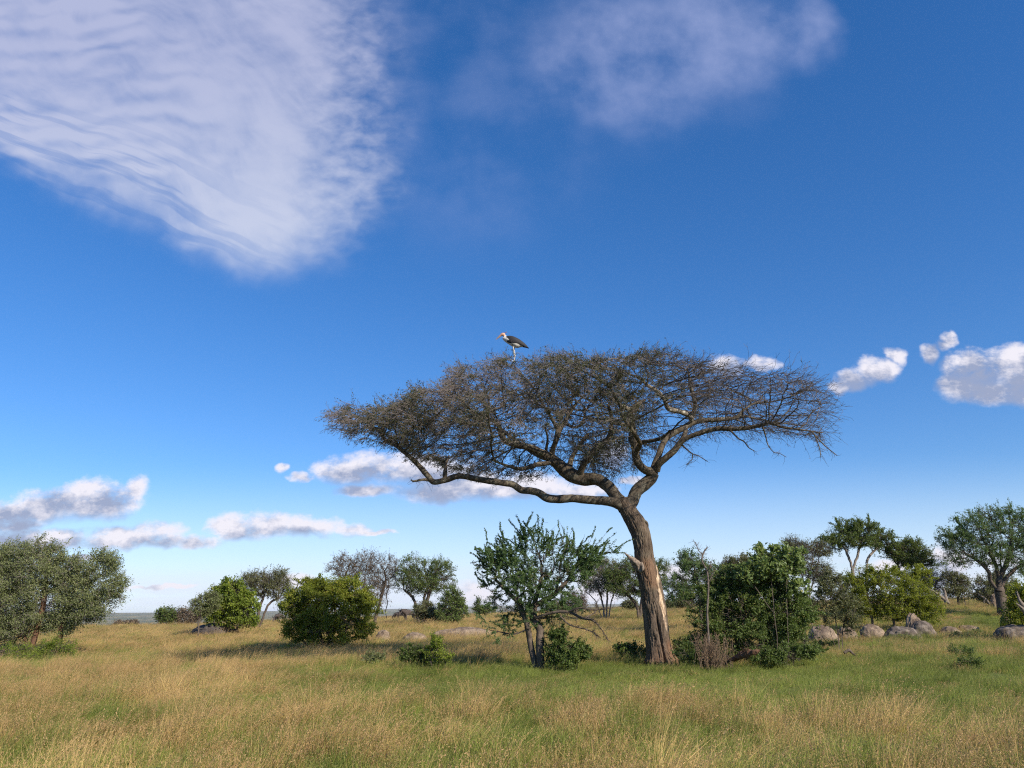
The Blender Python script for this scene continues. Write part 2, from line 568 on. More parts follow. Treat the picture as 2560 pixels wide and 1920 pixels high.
def twigs(B, Dn, L, nseg, r0, r1, wob=.35, pull=(0, 0, 0), zig=0.0):
    """random walks from B along Dn; returns A, Bp, ra, rb and the end directions"""
    n = len(B)
    L = np.broadcast_to(L, (n,))[:, None]
    A_, B_, ra, rb, DD = [], [], [], [], []
    p, d = B.copy(), nrm(Dn)
    side = nrm(np.cross(d, rng.normal(size=(n, 3))))
    for k in range(nseg):
        d = nrm(d + rng.normal(size=(n, 3)) * wob + np.array(pull) + side * zig * (1 if k % 2 else -1))
        q = p + d * L / nseg
        A_.append(p); B_.append(q); DD.append(d)
        ra.append(np.full(n, r0 + (r1 - r0) * k / nseg)); rb.append(np.full(n, r0 + (r1 - r0) * (k + 1) / nseg))
        p = q
    return np.concatenate(A_), np.concatenate(B_), np.concatenate(ra), np.concatenate(rb), np.concatenate(DD)


# ------------------------------------------------------------------ the terrain
def build_ground():
    angs = np.concatenate([np.arange(-180, -50, 6.), np.arange(-50, 50, .5), np.arange(50, 180, 6.)])
    rad = np.concatenate([[.4], np.geomspace(1.2, 17000, 210)])
    a = np.radians(angs)
    X = rad[:, None] * np.sin(a)[None]; Y = rad[:, None] * np.cos(a)[None]
    Z = ground_z(X, Y)
    V = np.stack([X, Y, Z], -1)
    m = len(angs)
    i = np.arange(len(rad) - 1)[:, None] * m; j = np.arange(m)[None]; k = (j + 1) % m
    Fc = np.stack([i + j, i + j + m, i + k + m, i + k], -1).reshape(-1, 4)
    V = V.reshape(-1, 3)
    V = np.vstack([V, [[0, 0, float(ground_z(0., 0.))]]])
    mat, t = new_mat('savanna_soil')
    pos = t.n('ShaderNodeNewGeometry').outputs['Position']
    gr = t.attr('green')
    n1 = t.noise(pos, 3.0, 6, .7)
    n2 = t.noise(pos, .25, 4, .6)
    dry = t.mix(t.step(n1, .3, .7), (.13, .09, .045), (.27, .20, .09))
    grn = t.mix(t.step(n1, .3, .7), (.055, .085, .018), (.13, .16, .04))
    col = t.mix(t.m('ADD', gr, t.m('MULTIPLY', t.m('SUBTRACT', n2, .5), .4), clamp=True), dry, grn)
    far = t.attr('far')
    sp = t.noise(t.v('MULTIPLY', pos, (1, .35, 1)), .02, 7, .75)
    fcol = t.mix(t.step(t.noise(pos, .0016, 5, .6), .4, .62), (.27, .23, .11), (.13, .14, .06))
    fcol = t.mix(t.m('MULTIPLY', t.step(sp, .46, .56), .8), fcol, (.035, .05, .025))
    col = t.mix(far, col, fcol)
    bp = t.n('ShaderNodeBump', ins={'Strength': .6, 'Distance': .1, 'Height': n1})
    b = t.n('ShaderNodeBsdfPrincipled', ins={'Base Color': col, 'Roughness': .95, 'Normal': bp.outputs[0]})
    b.inputs['Specular IOR Level'].default_value = .1
    t.n('ShaderNodeOutputMaterial', ins={0: b.outputs[0]})
    o = mesh_np('ground', V, Fc, mat, smooth=True,
                attrs={'green': greenness(V[:, 0], V[:, 1]), 'far': ss((np.hypot(V[:, 0], V[:, 1]) - 230) / 300)})
    # close the small hole at the camera's feet
    me = o.data
    bm = bmesh.new(); bm.from_mesh(me)
    bm.verts.ensure_lookup_table()
    c = bm.verts[len(V) - 1]
    for q in range(m):
        bm.faces.new((c, bm.verts[q], bm.verts[(q + 1) % m]))
    bmesh.ops.recalc_face_normals(bm, faces=bm.faces)
    bm.to_mesh(me); bm.free()
    set_tags(o, kind='structure')


def blob(x, y, cx, cy, rx, ry):
    return np.exp(-(((x - cx) / rx) ** 2 + ((y - cy) / ry) ** 2))


def greenness(x, y):
    x = np.asarray(x, float); y = np.asarray(y, float)
    q = np.stack([x, y, np.zeros_like(x)], -1)
    g = .06 + 1.9 * (fbm(q, 1.0, 40, 4) - .46)
    g = g + 1.35 * blob(x, y, 6, 25.8, 10, 5.2) + .55 * blob(x, y, 17, 27, 8, 5) + .6 * blob(x, y, -2, 29, 6, 3) + .3 * blob(x, y, 12, 21, 10, 4)
    g = g + 1.0 * blob(x, y, -27, 41, 6, 5) + .5 * blob(x, y, 24, 38, 9, 9) + .45 * blob(x, y, 33, 52, 12, 9)
    g = g + .25 * blob(x, y, 9, 15, 9, 5) + .3 * blob(x, y, 0, 12.5, 7, 2.5) + .25 * blob(x, y, -4, 20, 4, 4)
    g = g - .2 * blob(x, y, -10, 26, 9, 7) - .3 * ss((y - 45) / 20) * ss((10 - x) / 15)
    return np.clip(g, 0, 1)


build_ground()


# ------------------------------------------------------------------ grass
def grass_mat(name, lo, hi, head, trans=.4):
    """lo..hi by instance tint, head colour by the blade's own 'head' value"""
    m, t = new_mat(name)
    ti = t.attr('tint', 'INSTANCER')
    own = t.attr('own')
    hd = t.attr('head')
    col = t.mix(t.m('SUBTRACT', t.m('ADD', t.m('MULTIPLY', ti, .65), t.m('MULTIPLY', own, .75)), .15, clamp=True), lo, hi)
    col = t.mix(hd, col, head)
    b = t.n('ShaderNodeBsdfPrincipled', ins={'Base Color': col, 'Roughness': .6})
    b.inputs['Specular IOR Level'].default_value = .25
    tr = t.n('ShaderNodeBsdfTranslucent', ins={'Color': col})
    mx = t.n('ShaderNodeMixShader', ins={0: trans, 1: b.outputs[0], 2: tr.outputs[0]})
    t.n('ShaderNodeOutputMaterial', ins={0: mx.outputs[0]})
    return m


def tuft(name, mat, n, rad, h, w, lean, nseg=4, heads=0.0, spread=.25, seed=0):
    r_ = np.random.default_rng(seed)
    a = r_.uniform(0, 6.283, n); rr = rad * np.sqrt(r_.uniform(0, 1, n))
    p = np.stack([rr * np.cos(a), rr * np.sin(a), np.full(n, -.04)], 1)
    d = nrm(np.stack([r_.normal(0, spread, n) + lean[0] * .4, r_.normal(0, spread, n) + lean[1] * .4, np.ones(n)], 1))
    H = h * r_.uniform(.55, 1.1, n)
    curl = r_.uniform(.5, 1.6, n)
    side = nrm(np.cross(d, r_.normal(size=(n, 3))))
    W = w * r_.uniform(.6, 1.3, n)
    rows, wid = [p], [W]
    q = p
    for k in range(nseg):
        d = nrm(d + np.stack([np.full(n, lean[0]), np.full(n, lean[1]), np.full(n, -.02)], 1) * curl[:, None] * .35 + r_.normal(size=(n, 3)) * .05)
        q = q + d * (H / nseg)[:, None]
        rows.append(q); wid.append(W * (1 - .8 * (k + 1) / nseg))
    V = []
    own = r_.uniform(0, 1, n)
    K = nseg + 1
    for k in range(K):
        V += [rows[k] - side * wid[k][:, None], rows[k] + side * wid[k][:, None]]
    V = np.stack(V, 1)                      # n, 2K, 3
    base = (np.arange(n) * 2 * K)[:, None]
    Fc = []
    for k in range(nseg):
        Fc.append(np.concatenate([base + 2 * k, base + 2 * k + 1, base + 2 * k + 3, base + 2 * k + 2], 1))
    Fc = np.concatenate(Fc); V = V.reshape(-1, 3)
    owns = np.repeat(own, 2 * K)
    head = np.zeros(len(V))
    if heads > 0:                            # loose seed heads on part of the stems
        pick = np.where(r_.uniform(size=n) < heads)[0]
        tip, tipd = rows[-1][pick], d[pick]
        C, AX = [], []
        for k in range(9):
            f = -.16 + .2 * k / 8
            C.append(tip + tipd * f * (h / .6) + r_.normal(size=(len(pick), 3)) * .012); AX.append(tipd)
        C = np.concatenate(C); AX = np.concatenate(AX)
        LV, LF = leaf_mesh(C, r_.uniform(.016, .042, len(C)), 0, .34, axis=AX * 1.5)
        Fc = np.concatenate([Fc, LF + len(V)]); V = np.concatenate([V, LV])
        owns = np.concatenate([owns, np.repeat(r_.uniform(0, 1, len(C)), 4)])
        head = np.concatenate([head, np.repeat(r_.uniform(.5, 1, len(C)), 4)])
    return mesh_np(name, V, Fc, mat, attrs={'own': owns, 'head': head}, link=False)


def scatter(name, label, cat, pts, rot, scl, tint, idx, sources):
    me = bpy.data.meshes.new(name)
    me.vertices.add(len(pts)); me.vertices.foreach_set('co', np.asarray(pts, np.float32).ravel())
    for an, ty, key, v in (('rot', 'FLOAT_VECTOR', 'vector', rot), ('scl', 'FLOAT_VECTOR', 'vector', scl), ('tint', 'FLOAT', 'value', tint), ('idx', 'INT', 'value', idx)):
        at = me.attributes.new(an, ty, 'POINT')
        at.data.foreach_set(key, np.asarray(v, np.int32 if ty == 'INT' else np.float32).ravel())
    o = bpy.data.objects.new(name, me); COL.objects.link(o)
    set_tags(o, label, cat, None, 'stuff')
    c = bpy.data.collections.new(name + '_tufts')
    for s_ in sources:
        c.objects.link(s_)
    g = bpy.data.node_groups.new(name, 'GeometryNodeTree')
    g.interface.new_socket('Geometry', in_out='INPUT', socket_type='NodeSocketGeometry')
    g.interface.new_socket('Geometry', in_out='OUTPUT', socket_type='NodeSocketGeometry')
    N = g.nodes
    gi, go = N.new('NodeGroupInput'), N.new('NodeGroupOutput')
    mp = N.new('GeometryNodeMeshToPoints'); ip = N.new('GeometryNodeInstanceOnPoints'); ci = N.new('GeometryNodeCollectionInfo')
    ci.inputs['Collection'].default_value = c
    ci.inputs['Separate Children'].default_value = True
    ci.inputs['Reset Children'].default_value = True
    ip.inputs['Pick Instance'].default_value = True

    def na(nm, ty):
        q = N.new('GeometryNodeInputNamedAttribute'); q.data_type = ty; q.inputs[0].default_value = nm
        return next(s_ for s_ in q.outputs if s_.enabled and s_.name == 'Attribute')
    L = g.links
    L.new(gi.outputs[0], mp.inputs[0]); L.new(mp.outputs[0], ip.inputs['Points']); L.new(ci.outputs[0], ip.inputs['Instance'])
    L.new(na('idx', 'INT'), ip.inputs['Instance Index'])
    L.new(na('rot', 'FLOAT_VECTOR'), ip.inputs['Rotation'])
    L.new(na('scl', 'FLOAT_VECTOR'), ip.inputs['Scale'])
    L.new(ip.outputs[0], go.inputs[0])
    md = o.modifiers.new('scatter', 'NODES'); md.node_group = g
    return o


DRY = grass_mat('dry_grass', (.27, .18, .055), (.77, .55, .225), (.48, .32, .16), .38)
GRN = grass_mat('green_grass', (.10, .14, .022), (.36, .41, .09), (.30, .28, .10), .4)


def build_grass():
    wind = (.34, .05)
    dry_src = [tuft('dry_tuft', DRY, 46, .26, .70, .0030, wind, 5, .45, .22, 1), tuft('dry_tuft', DRY, 80, .34, .44, .0034, (.2, -.05), 4, .25, .42, 2),
               tuft('dry_tuft', DRY, 100, .42, .28, .0038, (.1, .1), 3, .15, .62, 3),
               tuft('dry_tussock', DRY, 42, .16, 1.0, .0042, (.25, -.1), 7, .5, .55, 4)]
    grn_src = [tuft('green_tuft', GRN, 90, .28, .34, .0042, (.2, .0), 3, .0, .38, 5), tuft('green_tuft', GRN, 80, .28, .48, .0036, (.35, .1), 3, .15, .26, 6),
               tuft('green_tuft', GRN, 110, .36, .24, .0045, (.1, .0), 3, .0, .5, 7)]

    def pts(n, y0, y1, power=1.0):
        y = y0 + (y1 - y0) * rng.uniform(0, 1, n) ** power
        hw = y * .70 + 4
        x = rng.uniform(-1, 1, n) * hw
        return x, y
    bands = [(5.5, 14, 4300, 1.0), (14, 24, 6600, 1.0), (24, 38, 11000, 1.05), (38, 60, 12500, 1.25), (60, 95, 11000, 1.6), (95, 160, 9000, 2.2)]
    X, Y, S = [], [], []
    for y0, y1, n, s_ in bands:
        x, y = pts(n, y0, y1); X.append(x); Y.append(y); S.append(np.full(n, s_))
    X, Y, S = map(np.concatenate, (X, Y, S))
    g = greenness(X, Y)
    q3 = np.stack([X, Y, 0 * X], 1)
    keep = fbm(np.stack([X, Y, 0 * X], 1), 1.1, 71, 3) > .35
    X, Y, S, g = X[keep], Y[keep], S[keep], g[keep]
    q3 = np.stack([X, Y, 0 * X], 1)
    isg = rng.uniform(size=len(X)) < np.clip(.20 + g * 1.2, 0, .97)
    hmod = .25 + 1.15 * fbm(q3, .7, 60, 4)
    # shorter sward round the tree, the bushes and the rocks
    low = 1 - .62 * np.clip(blob(X, Y, 6, 25.5, 11, 5.5) + .6 * blob(X, Y, 34, 58, 14, 10), 0, 1)
    Z = ground_z(X, Y)
    rot = np.stack([rng.normal(0, .17, len(X)), rng.normal(0, .17, len(X)), rng.normal(0, .9, len(X))], 1)
    wid = np.where(S > 1.2, S, 1.0)
    scl = np.stack([wid * rng.uniform(.85, 1.25, len(X)), wid * rng.uniform(.85, 1.25, len(X)), hmod * low * rng.uniform(.6, 1.35, len(X)) * np.where(S > 1.5, .85, 1)], 1)
    tint = np.clip(fbm(q3, .35, 90, 4) * 2.2 - .6 + rng.normal(0, .2, len(X)), 0, 1)
    p = np.stack([X, Y, Z], 1)
    d = ~isg
    scatter('dry_grass', 'tall golden dry grass with seed heads over the open savanna', 'dry grass', p[d], rot[d], scl[d], tint[d], np.where(rng.uniform(size=d.sum()) < .02, 3, rng.integers(0, 3, d.sum())), dry_src)
    # green undergrowth stands under the dry grass too
    k = rng.uniform(size=len(X)) < .55
    s2 = isg | (d & k)
    off = rng.normal(0, .25, (s2.sum(), 2))
    pg = p[s2].copy(); pg[:, :2] += off; pg[:, 2] = ground_z(pg[:, 0], pg[:, 1])
    sg = scl[s2].copy(); sg[:, 2] *= np.where(isg[s2], 1.0, .8)
    scatter('green_grass', 'short green grass growing in patches and under the lone tree', 'green grass', pg, rot[s2], sg, np.clip(tint[s2] * .8, 0, 1), rng.integers(0, 3, s2.sum()), grn_src)


build_grass()

# ------------------------------------------------------------------ plant materials
M = dict(
    bark=bark_mat('dark_bark', (.085, .065, .05), (.15, .12, .095)),
    bark_red=bark_mat('red_bark', (.11, .055, .03), (.17, .10, .065)),
    bark_pale=bark_mat('pale_bark', (.20, .17, .14), (.30, .27, .24), scale=9),
    limb=bark_mat('acacia_limb', (.06, .047, .034), (.135, .11, .08), lichen=.35, scale=5, c3=(.27, .26, .20)),
    limb_pale=bark_mat('lichened_limb', (.12, .10, .08), (.24, .21, .16), lichen=.8, scale=5, c3=(.50, .49, .42)),
    twig=plain_mat('acacia_twig', (.135, .112, .10), .85, .35, 1.2),
    twig_dark=plain_mat('dark_twig', (.085, .065, .05), .9, .3, 2),
    twig_grey=plain_mat('grey_twig', (.21, .185, .17), .9, .3, 2),
    dead=bark_mat('dead_wood', (.17, .14, .115), (.29, .245, .20), scale=9),
    stub=bark_mat('torn_wood', (.15, .115, .09), (.36, .29, .23), scale=14),
    twig_dead=plain_mat('dead_twig_bark', (.15, .12, .10), .9, .4, 6),
    dry_stalk=plain_mat('dry_stalk', (.21, .14, .085), .9, .35, 3),
    acacia=leaf_mat('acacia_leaf', (.055, .068, .026), (.125, .125, .055), (.26, .16, .09), .28),
    thorn=leaf_mat('thorn_leaf', (.15, .18, .07), (.26, .29, .125), (.36, .31, .17), .35),
    bush=leaf_mat('bush_leaf', (.11, .145, .016), (.34, .37, .045), (.42, .32, .07), .45),
    lime=leaf_mat('lime_leaf', (.11, .17, .02), (.30, .36, .05), (.42, .40, .08), .45),
    dark=leaf_mat('dark_leaf', (.06, .10, .022), (.18, .235, .055), (.28, .25, .08), .38),
    mid=leaf_mat('feather_leaf', (.075, .12, .03), (.19, .25, .065), (.28, .25, .09), .38),
    blue=leaf_mat('blue_green_leaf', (.07, .13, .045), (.17, .26, .085), (.30, .28, .11), .4),
    olive=leaf_mat('olive_leaf', (.105, .12, .05), (.22, .23, .10), (.3, .25, .13), .33),
    brown=leaf_mat('withered_leaf', (.14, .105, .075), (.24, .19, .135), (.16, .18, .06), .25),
    broad=leaf_mat('broad_leaf', (.13, .19, .06), (.28, .35, .13), (.34, .32, .13), .4, .4),
)


LEAF_N, LEAF_S = 1.5, 1.3


# ------------------------------------------------------------------ generic tree or bush
def plant(name, label, cat, D, stems, lobes, leaf='mid', bark='bark', twig='twig_dark', group=None, natt=900, leaves=9000,
          lsize=.07, laspect=.5, rbase=.1, tw=2.0, twl=.5, shoots=0, shootl=.6, droop=0.0, shell=.35, dmul=.8, parts=('trunk', 'twigs', 'foliage'), up=.25, clump=.10, base_sink=.15, kill=None, gap=.43):
    leaves = int(leaves * LEAF_N); lsize = lsize * LEAF_S; laspect = max(.45, laspect)
    """stems: photograph-pixel polylines; lobes: (px, py, rx, ry[, depth offset m]) puffs of the crown, all at distance D"""
    x0, _, _ = P(*stems[0][0], D)
    root = empty(name, (x0, D, float(ground_z(x0, D))), label, cat, group)
    m = D / F
    # initial skeleton
    pos, par = [], []
    for st in stems:
        w = P([q[0] for q in st], [q[1] for q in st], D)
        w = w.astype(float)
        on_ground = st is stems[0] or abs(st[0][1] - stems[0][0][1]) < 12
        if on_ground:
            w[0, 2] = float(ground_z(w[0, 0], w[0, 1])) - base_sink
        if len(w) > 1:
            w[1:, 1] += rng.normal(0, .18 * m * 40, len(w) - 1) * .5
        p0 = -1
        if not on_ground:
            p0 = int(np.linalg.norm(np.array(pos) - w[0], axis=1).argmin()); w[0] = pos[p0]
        L = np.linalg.norm(np.diff(w, axis=0), axis=1).sum()
        w = catmull(w, max(4, int(L / .22)))
        w[1:-1] += rng.normal(0, .02, (len(w) - 2, 3)) * min(1, D / 60)
        for k, q in enumerate(w):
            if k == 0 and p0 >= 0:
                par.append(p0); pos.append(q + .01); continue
            par.append(-1 if k == 0 else len(pos) - 1); pos.append(q)
    n0 = len(pos)
    # attractors
    vol = np.array([l[2] * l[3] * max(l[2], 1) ** .5 for l in lobes], float)
    cnt = np.maximum(12, (natt * vol / vol.sum())).astype(int)
    A, sizes = [], []
    for l, c in zip(lobes, cnt):
        dd = l[4] if len(l) > 4 else 0.0
        u = nrm(rng.normal(size=(c, 3))) * (rng.uniform(0, 1, (c, 1)) ** shell)
        ctr = P(l[0], l[1], D + dd)
        rd = max(l[2] * dmul, l[3] * .8) * m
        A.append(ctr + u * np.array([l[2] * m, rd, l[3] * m]))
        sizes.append(l[2] * m)
    A = np.concatenate(A)
    gz = ground_z(A[:, 0], A[:, 1])
    A = A[A[:, 2] > gz + .05]
    span = np.ptp(A, axis=0).max()
    kill = kill or max(.13, span / 24)
    pos, par = grow(pos, par, A, kill * .8, span * .9, kill, iters=70)
    tip = .0045 + .00008 * D
    has = np.zeros(len(par), bool); has[par[par >= 0]] = True
    ntip = max(8, (~has).sum() / max(1, (par < 0).sum()))
    r = pipe_radii(par, tip, float(np.clip(math.log(ntip) / math.log(max(rbase / tip, 1.6)), 1.5, 4.0)))
    r = np.minimum(r, rbase * 1.1)
    ch = np.where(par >= 0)[0]
    big = ch[r[par[ch]] > .02 + .0004 * D]; small = ch[r[par[ch]] <= .02 + .0004 * D]
    rid = np.arange(len(par))
    for i in range(len(par)):
        if par[i] >= 0:
            rid[i] = rid[par[i]]
    many = (par < 0).sum() > 1
    for q in np.where(par < 0)[0]:
        bq = big[rid[big] == q]
        if len(bq):
            ov = (pos[bq] - pos[par[bq]]) * .12
            V, Fc = seg_mesh(pos[par[bq]] - ov, pos[bq] + ov, np.minimum(r[par[bq]], r[bq] * 1.25), r[bq], 7)
            mesh_np('stem' if many else parts[0], V, Fc, M[bark], root, smooth=True)
    # twigs from every thin node
    thin = np.arange(len(pos)) >= n0
    nodes = np.where(thin)[0]
    base_n = int(len(nodes) * tw)
    k = rng.choice(nodes, base_n)
    pd = nrm(pos[k] - pos[par[k]])
    ctr = A.mean(0)
    outw = nrm(pos[k] - ctr)
    d0 = nrm(pd * .6 + outw * .6 + rng.normal(size=pd.shape) * .7 + np.array([0, 0, up]))
    L = twl * rng.uniform(.5, 1.2, base_n)
    ta, tb, ra, rb, td = twigs(pos[k], d0, L, 4, .005 + .00008 * D, .002 + .00004 * D, .28, (0, 0, -droop), .15)
    own_t = [ta]; own_b = [tb]; R0 = [ra]; R1 = [rb]; TD = [td]
    if shoots:                                # long leafy shoots breaking the outline
        top = nodes[np.argsort(-(outw_all := ((pos[nodes] - ctr) / np.ptp(A, axis=0)) @ np.array([0, 0, 1.0]) + np.abs((pos[nodes, 0] - ctr[0]) / np.ptp(A[:, 0]))))][:max(20, len(nodes) // 3)]
        k = rng.choice(top, shoots)
        d1 = nrm(nrm(pos[k] - ctr) * .7 + np.array([0, 0, .8]) + rng.normal(size=(shoots, 3)) * .35)
        q = twigs(pos[k], d1, shootl * rng.uniform(.4, 1.2, shoots), 7, .008, .003, .19, (0, 0, -.04))
        own_t.append(q[0]); own_b.append(q[1]); R0.append(q[2]); R1.append(q[3]); TD.append(q[4])
    sa = pos[par[small]]; sb = pos[small]
    AA = np.concatenate([sa] + own_t); BB = np.concatenate([sb] + own_b)
    RA = np.concatenate([r[par[small]]] + R0); RB = np.concatenate([r[small]] + R1)
    V, Fc = seg_mesh(AA, BB, RA, RB, 3)
    mesh_np(parts[1], V, Fc, M[twig], root)
    if leaves:
        ta = np.concatenate(own_t); tb = np.concatenate(own_b); td = np.concatenate(TD)
        # shoots get more leaves per length
        wgt = np.ones(len(ta)); wgt[len(own_t[0]):] = 2.0
        k = rng.choice(len(ta), leaves, p=wgt / wgt.sum())
        c = ta[k] + (tb[k] - ta[k]) * rng.uniform(0, 1.1, (leaves, 1))
        jit = np.where(k < len(own_t[0]), clump, clump * .6)[:, None]
        c = c + rng.normal(size=c.shape) * jit * np.array([1, 1, .8])
        gz = ground_z(c[:, 0], c[:, 1]); ok = (c[:, 2] > gz) & (fbm(c + sum(map(ord, label)) % 97, 9.0 / span, 3, 3) > gap + rng.normal(0, .035, len(c)))
        c = c[ok]; td_ = td[k][ok]
        V, Fc = leaf_mesh(c, lsize * rng.uniform(.45, 1.5, len(c)), nrm(c - ctr) * .5 + np.array([0, 0, .55]), laspect, axis=td_ * .8 + np.array([0, 0, .2]))
        tn = np.clip(rng.normal(.42, .22, len(c)) + (fbm(c, 1.6 / max(.4, span / 5), 5, 2) - .5) * .8, 0, 1)
        mesh_np(parts[2], V, Fc, M[leaf], root, attrs={'tint': np.repeat(tn, 4)})
    return root


